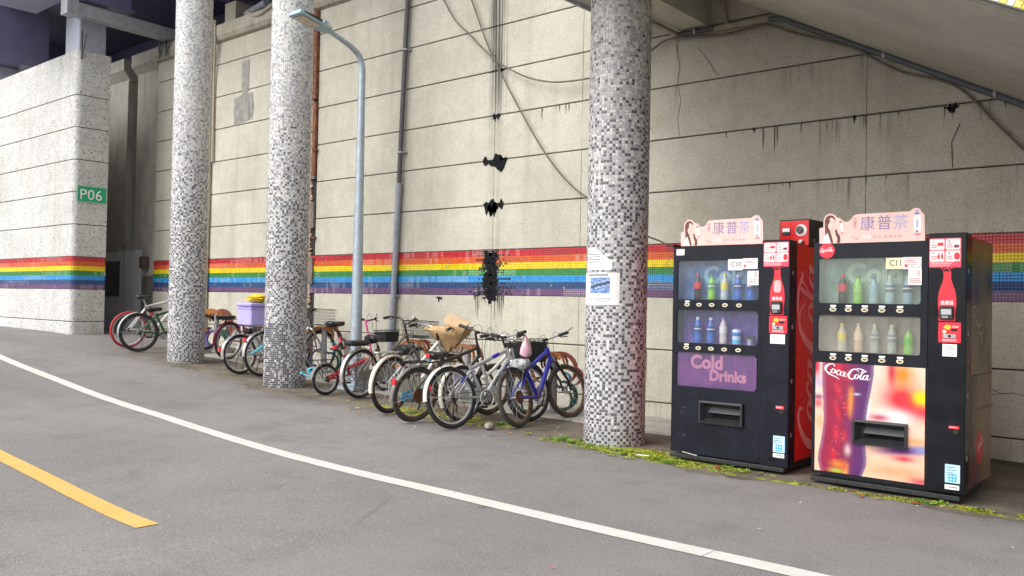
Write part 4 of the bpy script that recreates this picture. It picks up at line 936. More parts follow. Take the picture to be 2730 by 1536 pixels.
# right machine: poster, round sticker, side print
def poster_col(u, v):
    x, y = u, v
    c = lerp3((.90, .62, .46), (.92, .72, .62), y)
    c = lerp3(c, (.80, .06, .10), 1.15*blob(x, y, .80, .72, .20, .16)+.9*blob(x, y, 1.0, .62, .2, .1)); c = lerp3(c, (.95, .35, .04), blob(x, y, .80, .93, .13, .14)); c = lerp3(c, (.60, .03, .10), .9*blob(x, y, .71, .95, .05, .16))
    c = lerp3(c, (.98, .72, .02), 1.3*blob(x, y, .97, .74, .09, .08)); c = lerp3(c, (.92, .86, .86), 1.1*blob(x, y, .72, .55, .22, .09)); c = lerp3(c, (.55, .10, .18), .9*blob(x, y, .60, .54, .12, .04))
    c = lerp3(c, (.20, .06, .26), 1.2*blob(x, y-.10*(x-.7), .82, .26, .30, .05)); c = lerp3(c, (.35, .45, .75), .8*blob(x, y, .98, .29, .12, .04)); c = lerp3(c, (.86, .45, .22), .8*blob(x, y, .9, .36, .2, .04)); c = lerp3(c, (.78, .10, .16), .95*blob(x, y, .82, .20, .13, .035))
    c = lerp3(c, (.93, .42, .26), .8*blob(x, y, .75, .08, .35, .07)); c = lerp3(c, (.95, .60, .42), .9*blob(x, y, .55, .14, .16, .05)); c = lerp3(c, (.62, .05, .14), .8*blob(x, y, .98, .02, .14, .04))
    c = lerp3(c, (.80, .03, .12), 1.2*blob(x, y, .0, .97, .05, .12)); c = lerp3(c, (.55, .50, .72), .8*blob(x, y, .03, .82, .05, .08)); c = lerp3(c, (.25, .08, .28), .9*blob(x, y, .03, .68, .06, .03)); c = lerp3(c, (.80, .12, .16), .9*blob(x, y, .03, .62, .05, .05)); c = lerp3(c, (.92, .45, .25), .7*blob(x, y, .04, .45, .06, .1))
    # the glass bottle
    t = y; prof = [(-.01, .17), (.03, .185), (.10, .205), (.18, .20), (.30, .185), (.45, .175), (.62, .185), (.78, .205), (.9, .215), (1.01, .215)]
    for (a, ra), (b, rb) in zip(prof, prof[1:]):
        if t <= b: hw = ra+(rb-ra)*(t-a)/(b-a); break
    bx = .255+.055*y; e = (x-bx)/(hw*1.13)
    if abs(e) < 1:
        k = lerp3((.30, .012, .055), (.11, .02, .13), (e+.15)*1.4)
        k = lerp3(k, (.62, .02, .05), .9*math.exp(-((e+.35)/.16)**2)*(.55+.45*sin(y*31+e*9))); k = lerp3(k, (.95, .33, .03), math.exp(-((e-.22)/.12)**2)*max(0, sin(y*9.0+1.5+e*2))*(.8 if y < .8 else .3)); k = lerp3(k, (.62, .03, .05), .7*math.exp(-((e-.05)/.12)**2)*max(0, sin(y*23)))
        k = lerp3(k, (.85, .62, .60), .75*blob(e, y, .22, .22, .16, .06)); k = lerp3(k, (.85, .25, .02), .9*blob(e, y, -.15, .08, .35, .04)); k = lerp3(k, (.45, .60, .05), .9*blob(e, y, -.2, .02, .4, .025)); k = lerp3(k, (.6, .75, .9), .8*blob(e, y, .45, .73, .16, .012))
        k = lerp3(k, (.50, .42, .62), .35*max(0, abs(e)-.82)/.18); hsh = (math.sin(int(u*120)*12.9+int(v*120)*78.2)*43758.5) % 1
        if hsh > .985 and -.5 < e < .4 and y < .85: k = lerp3(k, (.95, .5, .3), .45)
        k = tuple(q*.9 for q in k)
        return k
    c = tuple(q**1.35*.92 for q in c)
    if 1 <= e < 1.10 and .35 < y < .7: return lerp3(c, (.70, .82, .95), .4)
    return c
grid_print('poster', lambda u, v: (.026+.763*u, -.0025, .107+.799*v), poster_col, 210, 220, m2, PRINT, lambda u, v: .322 < .026+.763*u < .666 and .353 < .107+.799*v < .498)
script('poster_lettering', mat('logo_white', (.78, .74, .76), .4), m2, lambda u, v, d: (.085+u*.00116, -.0032-d*.6, .826+v*.00084-.00020*u+.0000008*(u-140)**2), .0004, 1.05)
rs = MB().prism([(.098+.058*cos(t), 1.732+.058*sin(t)) for t in [2*pi*q/28 for q in range(28)]], FR, -.003, -.001).build('round_sticker', REDP, m2)
script('lettering', WHITEP, rs, lambda u, v, d: (.048+u*.00033, -.0034-d, 1.722+v*.00033), .0003, 1.25)
def side_col(u, v):
    c = lerp3((.26, .17, .095), (.30, .22, .13), v); e = u-(.15+.5*(1-v)); c = lerp3(c, (.035, .03, .055), 1/(1+math.exp(-( .42-u-.25*sin(v*6.0))*16))*(.95 if v < .45 else .2)); c = lerp3(c, (.05, .04, .06), .9*blob(u, v, .85, .84, .22, .08)); c = lerp3(c, (.06, .07, .10), .85*blob(u, v, .2, .78, .3, .14))
    c = lerp3(c, (.12, .05, .03), .9*blob(u, v, .55, .60, .22, .13)); c = lerp3(c, (.20, .10, .06), .8*blob(u, v, .85, .52, .2, .1)); c = lerp3(c, (.42, .28, .06), .6*blob(u, v, .5, .97, .5, .05)); c = lerp3(c, (.18, .05, .06), .8*blob(u, v, .2, .06, .5, .08))
    return c
grid_print('side_print', lambda u, v: (MW2-.004+.0015, .135+(.745-.135)*u, .105+1.69*v), side_col, 40, 90, m2, PRINT)
script('side_lettering', mat('aged_white', (.55, .50, .42), .5), m2, lambda u, v, d: (MW2-.0015+d, .115+u*.00105+v*.0009, 1.30-u*.00085+v*.0008), .0004, .95)
ds = MB().prism([(.40+.10*cos(t), .352+.118*sin(t)) for t in [2*pi*q/28 for q in range(28)]], lambda u, v, d: (d, u, v), MW2-.002, MW2-.0008).build('round_sticker', REDP, m2)
script('lettering', WHITEP, ds, lambda u, v, d: (MW2+d, .325+u*.0005, .33+v*.0006+u*.00012), .0004, 1.2)
for z in (.86, .62): MB().box(MW2-.003, MW2-.0015, .135, .745, z, z+.005).build('panel_seam', mat('seam_brown', (.13, .07, .03), .7), m2)

# ---- header cards standing on the machines
OUTL = [(0.043, 1.785), (0.040, 1.897), (0.050, 1.903), (0.070, 1.906), (0.071, 1.961), (0.083, 1.990), (0.109, 2.005), (0.135, 2.003), (0.158, 1.989), (0.171, 1.972), (0.193, 1.970), (0.209, 1.955), (0.225, 1.941), (0.247, 1.940), (0.269, 1.952), (0.285, 1.976), (0.306, 1.991), (0.496, 1.993), (0.675, 1.994), (0.689, 2.005), (0.704, 2.014), (0.727, 2.014), (0.744, 2.005), (0.755, 1.983), (0.773, 1.967), (0.778, 1.785)]
HAIR1 = [(0.085, 1.844), (0.083, 1.896), (0.080, 1.954), (0.090, 1.980), (0.106, 1.992), (0.125, 1.994), (0.145, 1.987), (0.158, 1.967), (0.157, 1.944), (0.152, 1.960), (0.132, 1.974), (0.116, 1.971), (0.120, 1.946), (0.104, 1.921), (0.106, 1.901), (0.104, 1.869)]
HAIR2 = [(.106, 1.905), (.120, 1.880), (.133, 1.84), (.146, 1.788), (.128, 1.788), (.112, 1.84), (.100, 1.87)]; HAIR3 = [(.156, 1.882), (.169, 1.889), (.176, 1.863), (.197, 1.833), (.196, 1.788), (.171, 1.788), (.176, 1.818), (.163, 1.847)]
FACE = [(0.118, 1.972), (0.135, 1.974), (0.150, 1.962), (0.157, 1.944), (0.160, 1.915), (0.153, 1.893), (0.143, 1.880), (0.127, 1.891), (0.110, 1.904), (0.105, 1.921), (0.120, 1.943)]
NECK = [(0.120, 1.894), (0.150, 1.886), (0.154, 1.851), (0.169, 1.821), (0.168, 1.789), (0.147, 1.789), (0.135, 1.835)]; JACK = [(0.064, 1.789), (0.070, 1.818), (0.088, 1.847), (0.112, 1.862), (0.127, 1.819), (0.13, 1.789)]
PINK = mat('card_pink', (.80, .55, .50), .6, var=.06, sc_=4); PURP = mat('print_purple', (.27, .20, .38), .6); LILAC = mat('print_lilac', (.44, .40, .62), .6); HAIRM = mat('print_brown', (.14, .045, .04), .6); SKIN = mat('print_skin', (.80, .55, .47), .6); PINKD = mat('print_rose', (.72, .24, .30), .6); MINT = mat('print_white', (.74, .78, .76), .6); PEACH = mat('print_peach', (.85, .60, .30), .6)
def topper(label, X, Y, dx, dz, lean):
    th = thing('header_card', label, 'sign', (X, Y, 0), 'pink header cards')
    y0 = -.006
    g = lambda P: [(u+dx, v+dz) for u, v in P]
    MB().prism(g(OUTL), FR, y0, y0+.006).build('card', PINK, th)
    def pr(name, P, m, k): MB().prism(g(P), FR, y0-.0004*k, y0-.0004*k+.0003).build(name, m, th)
    pr('printed_hair', HAIR1, HAIRM, 1); pr('printed_neck', NECK, SKIN, 1); pr('printed_face', FACE, SKIN, 2); pr('printed_jacket', JACK, MINT, 2); pr('printed_hair', HAIR2, HAIRM, 3); pr('printed_hair', HAIR3, HAIRM, 3)
    pr('printed_eye', [(.127, 1.936), (.133, 1.938), (.134, 1.935), (.128, 1.933)], HAIRM, 3); pr('printed_eye', [(.147, 1.941), (.153, 1.944), (.154, 1.940), (.148, 1.938)], HAIRM, 3); pr('printed_lips', [(.131, 1.905), (.142, 1.903), (.152, 1.909), (.142, 1.899)], PINKD, 3)
    for nm, P, m in (('bottle', [(.189, 1.930), (.208, 1.932), (.220, 1.871), (.202, 1.870)], MINT), ('cap', [(.187, 1.943), (.200, 1.950), (.205, 1.939), (.190, 1.933)], HAIRM), ('bottle_foot', [(.201, 1.865), (.218, 1.866), (.220, 1.852), (.203, 1.849)], PINKD), ('bottle', [(.701, 1.968), (.747, 1.969), (.751, 1.899), (.747, 1.820), (.706, 1.820), (.701, 1.895)], MINT), ('cap', [(.712, 2.001), (.732, 2.001), (.733, 1.988), (.713, 1.987)], LILAC), ('bottle_neck', [(.713, 1.986), (.733, 1.986), (.744, 1.970), (.704, 1.969)], PURP), ('leaf', [(.268, 1.842), (.296, 1.812), (.290, 1.828)], PINKD), ('leaf', [(.299, 1.803), (.330, 1.813), (.312, 1.818)], PINKD), ('leaf', [(.296, 1.815), (.300, 1.815), (.310, 1.846)], PINKD), ('leaf', [(.240, 1.885), (.285, 1.865), (.262, 1.866)], PEACH)): pr('printed_'+nm, P, m, 1)
    pr('printed_bottle_foot', [(.707, 1.840), (.748, 1.841), (.747, 1.822), (.709, 1.822)], PINKD, 2); pr('printed_fruit', [(.717, 1.858), (.734, 1.860), (.731, 1.846), (.720, 1.843)], REDINK, 2); pr('printed_letters', [(.720, 1.935), (.733, 1.935), (.733, 1.88), (.720, 1.88)], LILAC, 2)
    for ch, x, mm in (('康', .336, PURP), ('普', .452, PURP), ('茶', .562, LILAC)): text('lettering', ch, .108, mm, th, lambda u, v, x=x: (x+dx+u*1.0, y0-.0012, 1.882+dz+v*1.03), 0.)
    for i, ch in enumerate('葡萄王'): text('lettering', ch, .026, PINKD, th, lambda u, v, i=i: (.289+dx+u, y0-.0012, 1.943-.024*i+dz+v), .0004)
    text('lettering', '喝的', .034, WHITEP, th, lambda u, v: (.350+dx+u, y0-.0012, 1.810+dz+v), .0006)
    mb = MB()
    for i in range(6): x = .430+dx+i*.033+(.008 if i > 1 else 0); mb.quad((x, y0-.0006, 1.814+dz), (x+.022, y0-.0006, 1.814+dz), (x+.022, y0-.0006, 1.834+dz), (x, y0-.0006, 1.834+dz))
    tag(mb.build('faded_caption', mat('faded_rose', (.76, .40, .38), .7, var=.35, sc_=120), th), kind='stuff')
    return th
topper('pink header card with tea lettering on top of the C10 machine', MX1, MY1, .028, .024, 0); topper('pink header card with tea lettering on top of the C11 machine', MX2, MY2, 0, .0, 0)
# ---- control box on the left machine
tb = thing('control_box', 'red fronted box with white dial standing on the red sided machine', 'control box', (-2.99, 6.90, 1.812))
GRN = mat('box_dark_green', (.012, .03, .03), .5, var=.1); MB().bbox(0, .255, 0, .40, 0, .215, .004).build('case', GRN, tb)
MB().box(.010, .247, -.003, -.0002, .0, .203).build('front_plate', REDBODY, tb)
MB().prism([(.185+.048*cos(t), .125+.048*sin(t)) for t in [2*pi*q/24 for q in range(24)]], FR, -.006, -.0035).build('dial', PAPER, tb)
MB().lathe([(.026, -.030), (.030, -.026), (.030, -.0065)], 9, (.176, 0, .128), 'y').build('knob', mat('knob_grey', (.10, .095, .09), .5), tb)
MB().box(.030, .095, -.012, -.0035, .088, .146).build('meter', RUBBER, tb); MB().box(.032, .093, -.0135, -.0125, .114, .144).build('meter_face', PAPER, tb)
for i in range(4): MB().box(.2545, .2562, .10, .15, .04+i*.035, .047+i*.035).build('vent_slot', DKIN, tb)
MB().lathe([(.012, -.02), (.016, -.01), (.016, .02), (.010, .026)], 10, (.195, -.03, .030), 'y').build('socket', PAPER, tb)

# ---- sample drinks behind the glass, each its own thing
def drink(label, X, Y, z, h, col, labcol, cap, kind='bottle', lab=(.40, .66), liquid=None, r=.032):
    th = thing('drink_'+kind, label, kind, (X, Y, z), 'sample drinks in the machine windows'); m = mat('drink_%s' % ('%02x%02x%02x' % tuple(int(x*255) for x in col)), col, .2, var=.1)
    if kind == 'can':
        MB().lathe([(r*.8, 0), (r, .008), (r, h-.012), (r*.82, h)], 18).build('body', m, th, smooth=True); MB().lathe([(r*1.006, h*.08), (r*1.006, h*.30)], 18, caps=False).build('print_band', mat('can_blue', labcol, .3), th, smooth=True); MB().lathe([(r*1.006, h*.55), (r*1.006, h*.80)], 18, caps=False).build('print_band', mat('can_blue2', cap, .3), th, smooth=True); return th
    pf = [(r*.85, 0), (r, .008), (r, h*.18), (r*.93, h*.28), (r*.98, h*.40), (r*.98, h*.64), (r*.80, h*.74), (r*.45, h*.86), (r*.40, h*.90)]
    MB().lathe(pf, 16).build('body', m, th, smooth=True)
    def rad(t):
        for (ra, a), (rb, b) in zip(pf, pf[1:]):
            if t*h <= b: return ra+(rb-ra)*((t*h-a)/(b-a) if b > a else 0)
        return pf[-1][0]
    ts = [lab[0]+(lab[1]-lab[0])*i/6 for i in range(7)]
    MB().lathe([(rad(t)*1.015+.0004, t*h) for t in ts], 16, caps=False).build('wrapper', mat('wrap_%s' % ('%02x%02x%02x' % tuple(int(x*255) for x in labcol)), labcol, .35, var=.15, sc_=60), th, smooth=True)
    tm = (lab[0]+lab[1])/2
    if labcol[2] > labcol[0] and labcol[0] < .3: MB().lathe([(rad(t)*1.03+.0006, t*h) for t in (tm-.01, tm+.04)], 16, caps=False).build('wrapper_stripe', mat('wrap_white', (.72, .72, .70), .4), th, smooth=True)
    MB().lathe([(r*.44, h*.895), (r*.44, h)], 12).build('cap', mat('cap_%s' % ('%02x%02x%02x' % tuple(int(x*255) for x in cap)), cap, .4), th); return th
WHT = (.78, .78, .76); COLA = (.022, .010, .010); REDC = (.65, .02, .03); GRC = (.30, .62, .06); DGRC = (.05, .35, .07); BLU = (.04, .16, .50); NAVY = (.025, .05, .22); YELL = (.82, .66, .04); PAL = (.60, .62, .52)
yb = .068
for lab, dx, h, a in (
  ('dark cola bottle with red cap, leftmost in the C10 machine upper window', .199, .222, (COLA, REDC, REDC)), ('green tea bottle with green cap in the C10 machine upper window', .326, .208, (GRC, DGRC, DGRC)), ('lemon drink bottle with yellow cap in the C10 machine upper window', .443, .216, (PAL, YELL, YELL)), ('blue sports drink bottle beside the lemon drink in the C10 machine', .562, .208, (BLU, NAVY, WHT)), ('blue sports drink bottle half behind the paper slip in the C10 machine', .674, .208, (BLU, NAVY, WHT))):
    drink(lab, MX1+dx, MY1+yb, 1.3602, h, *a)
for lab, dx, h, a in (
  ('blue sports drink bottle, leftmost in the C10 machine lower window', .203, .215, (BLU, NAVY, WHT)), ('blue sports drink bottle, second in the C10 machine lower window', .323, .212, (BLU, NAVY, WHT)), ('white tea bottle with lilac cap in the C10 machine lower window', .437, .215, ((.70, .58, .50), (.76, .68, .62), (.36, .28, .62)))):
    drink(lab, MX1+dx, MY1+yb, .9982, h, *a)
drink('white and blue drink can in the C10 machine lower window', MX1+.555, MY1+yb, .9982, .122, (.70, .76, .80), (.12, .50, .75), (.06, .25, .60), 'can', r=.036)
ah = thing('price_holder', 'grey metal holder at the right of the C10 machine lower window', 'holder', (MX1+.672, MY1+yb, .9982)); MB().lathe([(.022, 0), (.022, .045)], 12).build('stem', SILV, ah); MB().box(-.036, .036, -.02, .02, .045, .075).build('head', mat('holder_dark', (.07, .07, .06), .4, .5), ah)
for lab, dx, h, a in (
  ('cola bottle with red label, leftmost in the C11 machine upper window', .194, .215, (COLA, REDC, REDC)), ('green tea bottle with pale label in the C11 machine upper window', .305, .205, (GRC, (.35, .62, .18), DGRC)), ('clear pale blue water bottle in the C11 machine upper window', .416, .195, ((.35, .50, .58), (.30, .45, .62), (.10, .25, .50))), ('pale sports drink bottle beside the water in the C11 machine', .528, .202, ((.40, .55, .62), (.14, .18, .26), (.70, .66, .50))), ('dark labelled sports drink bottle below the slip in the C11 machine', .647, .202, ((.30, .42, .60), (.04, .05, .14), (.70, .66, .50)))):
    drink(lab, MX2+dx, MY2+yb, 1.3462, h, *a)
for lab, dx, h, a in (
  ('yellow lemon drink bottle, leftmost in the C11 machine lower window', .192, .205, (PAL, YELL, YELL)), ('peach coloured tea bottle in the C11 machine lower window', .312, .21, ((.75, .55, .40), (.80, .64, .50), (.55, .50, .52))), ('grey labelled sports drink bottle, third in the C11 machine lower window', .426, .206, ((.42, .50, .50), (.22, .27, .30), (.70, .66, .50))), ('grey labelled sports drink bottle, fourth in the C11 machine lower window', .545, .206, ((.42, .50, .50), (.22, .27, .30), (.70, .66, .50))), ('small green soda bottle, rightmost in the C11 machine lower window', .658, .18, ((.22, .60, .08), (.12, .50, .06), (.10, .50, .06)))):
    drink(lab, MX2+dx, MY2+yb, .9922, h, *a)
# ================================================================== BICYCLES
TYRE = mat('tyre_rubber', (.022, .022, .024), .8, var=.3, sc_=25, dirt=.18, dirtcol=(.11, .095, .075)); TYRE_OLD = mat('tyre_dusty', (.05, .047, .042), .9, var=.3, sc_=25, dirt=.4, dirtcol=(.14, .12, .095)); TYRE_RED = mat('tyre_red', (.42, .035, .045), .7, dirt=.12)
ALU = mat('rim_aluminium', (.60, .60, .60), .35, .35, dirt=.08); ALU_W = mat('rim_white', (.72, .72, .70), .4, dirt=.1); CHROME = mat('dull_chrome', (.58, .58, .57), .28, .9, dirt=.15); RUSTY = mat('rusty_chain', (.13, .055, .025), .9, .2, var=.5, sc_=30, dirt=.3, dirtcol=(.05, .03, .02)); RIM_RUST = mat('rim_rusty', (.24, .13, .075), .7, .4, var=.4, sc_=20, dirt=.3)
SPOKE = mat('spoke_steel', (.52, .52, .52), .4, .45, dirt=.06); BPLAST = mat('black_plastic', (.018, .018, .020), .5, var=.2, sc_=15, dirt=.08); VINYL = mat('saddle_vinyl', (.015, .015, .017), .32, var=.2, sc_=12, dirt=.06); GRIPM = mat('grip_rubber', (.025, .024, .023), .8, var=.2); REFL = mat('reflector_red', (.62, .02, .03), .25); SILVM = mat('fender_silver', (.60, .60, .59), .3, .75, dirt=.1); FW = mat('fender_white', (.72, .71, .67), .4, dirt=.08); FGREY = mat('fender_grey', (.22, .21, .195), .6, .3, dirt=.25); DARKM = mat('dark_metal', (.035, .035, .037), .5, .5, dirt=.15)

def wheel(par, c, R, o, turn=0.):
    """rim is the part; tyre, spokes and hub hang on it"""
    tm, rm = o.get('tyre', TYRE), o.get('rim', ALU); tr = o.get('tr', .0235); x, z = c; Rr = R-2*tr
    rim = MB(); prof = [(Rr+.004, .011), (Rr+.004, -.011), (Rr-.010, -.008), (Rr-.010, .008)]; rings = []
    for i in range(40): a = 2*pi*i/40; rings.append([(q*cos(a), h, q*sin(a)) for q, h in prof])
    rings.append(rings[0]); w_ = rim.loft(rings, False).build('wheel', rm, par, loc=(x, 0, z))
    if turn: w_.rotation_euler = (0, 0, turn)
    ty = MB().torus((0, 0, 0), R-tr, tr, 44, 9, sx=.92).build('tyre', tm, w_, smooth=True)
    sp = MB(); n = o.get('spokes', 28); hr = .022
    for i in range(n):
        a = 2*pi*i/n; off = (.55 if i % 4 < 2 else -.55); y = .028 if i % 2 else -.028
        sp.tube([(hr*cos(a+off), y, hr*sin(a+off)), ((Rr-.006)*cos(a), 0, (Rr-.006)*sin(a))], .0013, 3, caps=False)
    tag(sp.build('spokes', SPOKE, w_), kind='stuff')
    MB().lathe([(.012, -.05), (.026, -.034), (.026, -.028), (.014, -.022), (.014, .022), (.026, .028), (.026, .034), (.012, .05)], 12, axis='y').build('hub', o.get('hub', CHROME), w_, smooth=True)
    return w_

def fender(par, c, R, m, a0, a1, wd=.03, name='fender'):
    mb = MB(); rings = []
    for i in range(25):
        a = radians(a0+(a1-a0)*i/24); ring = []
        for h, q in ((-wd, -.014), (-wd*.7, -.003), (0, 0), (wd*.7, -.003), (wd, -.014), (wd, -.017), (0, -.0035), (-wd, -.017)): r = R+.018+q; ring.append((c[0]+r*cos(a), h, c[1]+r*sin(a)))
        rings.append(ring)
    f = mb.loft(rings).build(name, m, par, smooth=True)
    for a in (a0+8, a0+55) if a1 > a0 else (a0-8, a0-55):
        for s_ in (-1, 1): MB().tube([(c[0], .06*s_, c[1]), (c[0]+(R+.006)*cos(radians(a)), .028*s_, c[1]+(R+.006)*sin(radians(a)))], .0025, 4).build('stay', SPOKE, f)
    return f

def saddle(par, p, m, L=.26, W_=.085, tilt=0., fat=1.):
    fat *= 1.55; W_ *= 1.1
    mb = MB(); x0, z0 = p; rings = []
    for t, w_, top, th in ((0, .55, -.004, .025), (.06, .85, .006, .045), (.18, 1, .010, .055), (.38, .85, .004, .05), (.58, .42, .0, .042), (.80, .26, .002, .038), (.95, .20, .0, .034), (1., .10, -.008, .02)):
        xx = x0-.13+L*t; hw = W_*w_; zt = z0+top+tilt*(t-.5); th *= fat
        rings.append([(xx, hw*cos(a), zt-th*.5+th*.5*sin(a) if sin(a) > 0 else zt-th*.5+th*.75*sin(a)*.8) for a in [2*pi*k/12 for k in range(12)]])
    s_ = mb.loft(rings).build('saddle', m, par, smooth=True)
    for y in (-.02, .02): MB().tube([(x0-.09, y, z0-.045), (x0-.03, y, z0-.062), (x0+.08, y, z0-.045)], .0035, 5).build('saddle_rail', CHROME, s_)
    return s_

def basket(par, cx, z0, m, L=.30, W_=.34, H_=.22, nx=9, nz=5, solid=None, thick=.0022, flare=1.15, name='basket'):
    """wire basket: floor at z0, open top, slightly flared"""
    mb = MB()
    def ringp(t): f = 1+(flare-1)*t; return [(cx-L/2*f, -W_/2*f), (cx+L/2*f, -W_/2*f), (cx+L/2*f, W_/2*f), (cx-L/2*f, W_/2*f)]
    def per(t, n):
        P = ringp(t); out = []
        for k in range(4):
            a = Vector(P[k]); b = Vector(P[(k+1) % 4])
            for i in range(n): out.append(a+(b-a)*i/n)
        return [(p.x, p.y, z0+H_*t) for p in out]
    b0 = MB().tube(per(1, 1), .0045, 6, closed=True).build(name, m, par)
    for k in range(nz): mb.tube(per(k/nz, 1), thick*(1.3 if k == 0 else 1), 4, closed=True)
    A, B = per(0, nx), per(1, nx)
    for p, q in zip(A, B): mb.tube([p, q], thick, 3, caps=False)
    for i in range(1, nx):
        t = i/nx; mb.tube([(cx-L/2+L*t, -W_/2, z0), (cx-L/2+L*t, W_/2, z0)], thick, 3, caps=False); mb.tube([(cx-L/2, -W_/2+W_*t, z0), (cx+L/2, -W_/2+W_*t, z0)], thick, 3, caps=False)
    tag(mb.build('basket_wires', m, b0), kind='stuff')
    if solid:
        P0, P1 = [(x*.98+cx*.02, y*.98, z0+.004) for x, y in ringp(0)], [(x*.98+cx*.02, y*.98, z0+H_*.86) for x, y in ringp(.86)]
        MB().loft([P0, P1], False).poly(P0).build('basket_side', solid, b0)
    return b0

def bike(label, X, Y, head, lean=0., **o):
    """bicycle standing at its rear contact point; local x runs forward"""
    th = thing('bicycle', label, 'bicycle', (X, Y, gz(X)+o.get('dz', .008)), 'bicycles parked along the wall', rot=(radians(lean), 0, radians(90-head)))
    R = o.get('R', .315); Rf = o.get('Rf', R); wb = o.get('wb', 1.03); st = o.get('style', 'mtb'); fm = o['frame']; fm2 = o.get('frame2', fm); turn = radians(o.get('turn', 0))
    A = Vector((0, 0, R)); F = Vector((wb, 0, Rf)); BB = Vector((.42, 0, R-.03)); hz = o.get('hz', .80)
    ST = Vector((o.get('sx', .27), 0, o.get('szt', .66))); HT = Vector((wb-.27, 0, hz)); HB = Vector((wb-.225, 0, hz-.13)); tr = o.get('tube', .0195)
    wheel(th, (0, R), R, o.get('rw', o)); fw = wheel(th, (wb, Rf), Rf, o.get('fw', o), turn)
    def T(name, P, r, m, n=8, sm=0, par=th): return MB().tube(P, r, n, smooth=sm).build(name, m, par, smooth=True)
    if st == 'mtb':
        T('top_tube', [ST-Vector((0, 0, .03)), HT-Vector((-.005, 0, .03))], tr, fm); T('down_tube', [HB+Vector((0, 0, .02)), BB], tr*1.25, fm2)
    elif st == 'city':
        T('down_tube', [HB, HB*.45+BB*.55-Vector((0, 0, .03)), BB], tr*1.1, fm, sm=4); T('upper_tube', [HT-Vector((0, 0, .02)), (HT+ST)*.5-Vector((.02, 0, .16)), ST-Vector((-.03, 0, .22))], tr, fm, sm=4)
    else:
        T('main_tube', [Vector((.30, 0, R+.12)), Vector((wb-.26, 0, R+.24))], .026, fm); HT = Vector((wb-.22, 0, R+.34)); HB = Vector((wb-.19, 0, R+.20))
    if st != 'fold':
        T('seat_tube', [BB, ST], tr, fm)
        for s_ in (-1, 1):
            T('chain_stay', [BB+Vector((0, .02*s_, 0)), A+Vector((.10, .045*s_, .0)), A+Vector((0, .055*s_, 0))], tr*.6, fm, 6); T('seat_stay', [ST+Vector((0, .012*s_, -.05)), A+Vector((.05, .045*s_, .06)), A+Vector((0, .055*s_, 0))], tr*.55, fm, 6)
    else:
        BB = Vector((.36, 0, R+.04)); ST = Vector((.28, 0, R+.30)); T('seat_tube', [BB, ST], .024, fm)
        for s_ in (-1, 1):
            T('chain_stay', [BB+Vector((0, .03*s_, 0)), A+Vector((0, .055*s_, 0))], .012, fm, 6); T('seat_stay', [Vector((.30, .03*s_, R+.14)), A+Vector((0, .055*s_, 0))], .014, fm, 6)
    T('head_tube', [HT, HB], tr*1.15, fm)
    # fork turned with the front wheel
    ax = (HT-HB).normalized()
    fk = MB()
    for s_ in (-1, 1):
        off = Vector((0, .055*s_, 0))
        fk2 = [HB+Vector((0, 0, -.005)), HB+Vector((.015, .052*s_, -.035)), F+Vector((-.03, .052*s_, .12)), F+off]
        T('fork_blade', fk2, [tr*.85, tr*.85, tr*.7, tr*.5], o.get('fork', fm), 7)
    # bar and stem
    bt = o.get('bar', 'flat'); bm_ = o.get('barm', BPLAST); bw = o.get('bw', .29); top = HT+ax*o.get('stem', .08)
    T('stem', [HT, top], .013, o.get('stemm', DARKM)); ct, sn = cos(turn), sin(turn)
    def tw(p): d = Vector(p); return top+Vector((d.x*ct-d.y*sn, d.x*sn+d.y*ct, d.z))
    if bt == 'flat':
        P = [tw((.05, -bw, .02)), tw((.06, -.12, .01)), tw((.06, 0, 0)), tw((.06, .12, .01)), tw((.05, bw, .02))]; hb = T('handlebar', P, .011, bm_, 7)
        T('stem_clamp', [top, tw((.06, 0, 0))], .016, o.get('stemm', DARKM)); ends = [(P[0], P[0]+(P[1]-P[0])*.62), (P[4], P[4]+(P[3]-P[4])*.62)]
    else:
        q = o.get('sweep', .17); P = [tw((-q, -bw, .06)), tw((-.03, -bw*.86, .085)), tw((.06, -bw*.42, .06)), tw((.02, 0, .0)), tw((.06, bw*.42, .06)), tw((-.03, bw*.86, .085)), tw((-q, bw, .06))]; hb = MB().tube(P, .011, 7, smooth=4).build('handlebar', bm_, th, smooth=True)
        ends = [(P[0], P[0]+(P[1]-P[0])*.75), (P[6], P[6]+(P[5]-P[6])*.75)]
    for k, (a, b) in enumerate(ends):
        T('grip', [a, b], .019, o.get('grip', GRIPM), 8, par=hb); d = (b-a).normalized(); T('brake_lever', [b+d*.03, b+d*.02+Vector((.05*ct, .05*sn, -.02)), (a+b)*.5+Vector((.055*ct, .055*sn, -.03))], .006, o.get('lever', DARKM), 5, par=hb)
    if o.get('barend'):
        for (a, b) in ends: T('bar_end', [a, a+Vector((.05, 0, .03)), a+Vector((.12, 0, .05))], .011, CHROME, 7, par=hb)
    if o.get('bell'): MB().lathe([(.024, 0), (.026, .008), (.018, .022), (.004, .028)], 12, tw((.03, -bw*.5, .09))).build('bell', CHROME, hb, smooth=True)
    for s_ in (-1, 1): T('brake_cable', [ends[0 if s_ < 0 else 1][1]+Vector((.04, 0, 0)), top+Vector((.13, .06*s_, .06)), HB+Vector((.06, .02*s_, .02)), F+Vector((-.05, .05*s_, Rf*.9))], .0028, BPLAST, 4, sm=4)
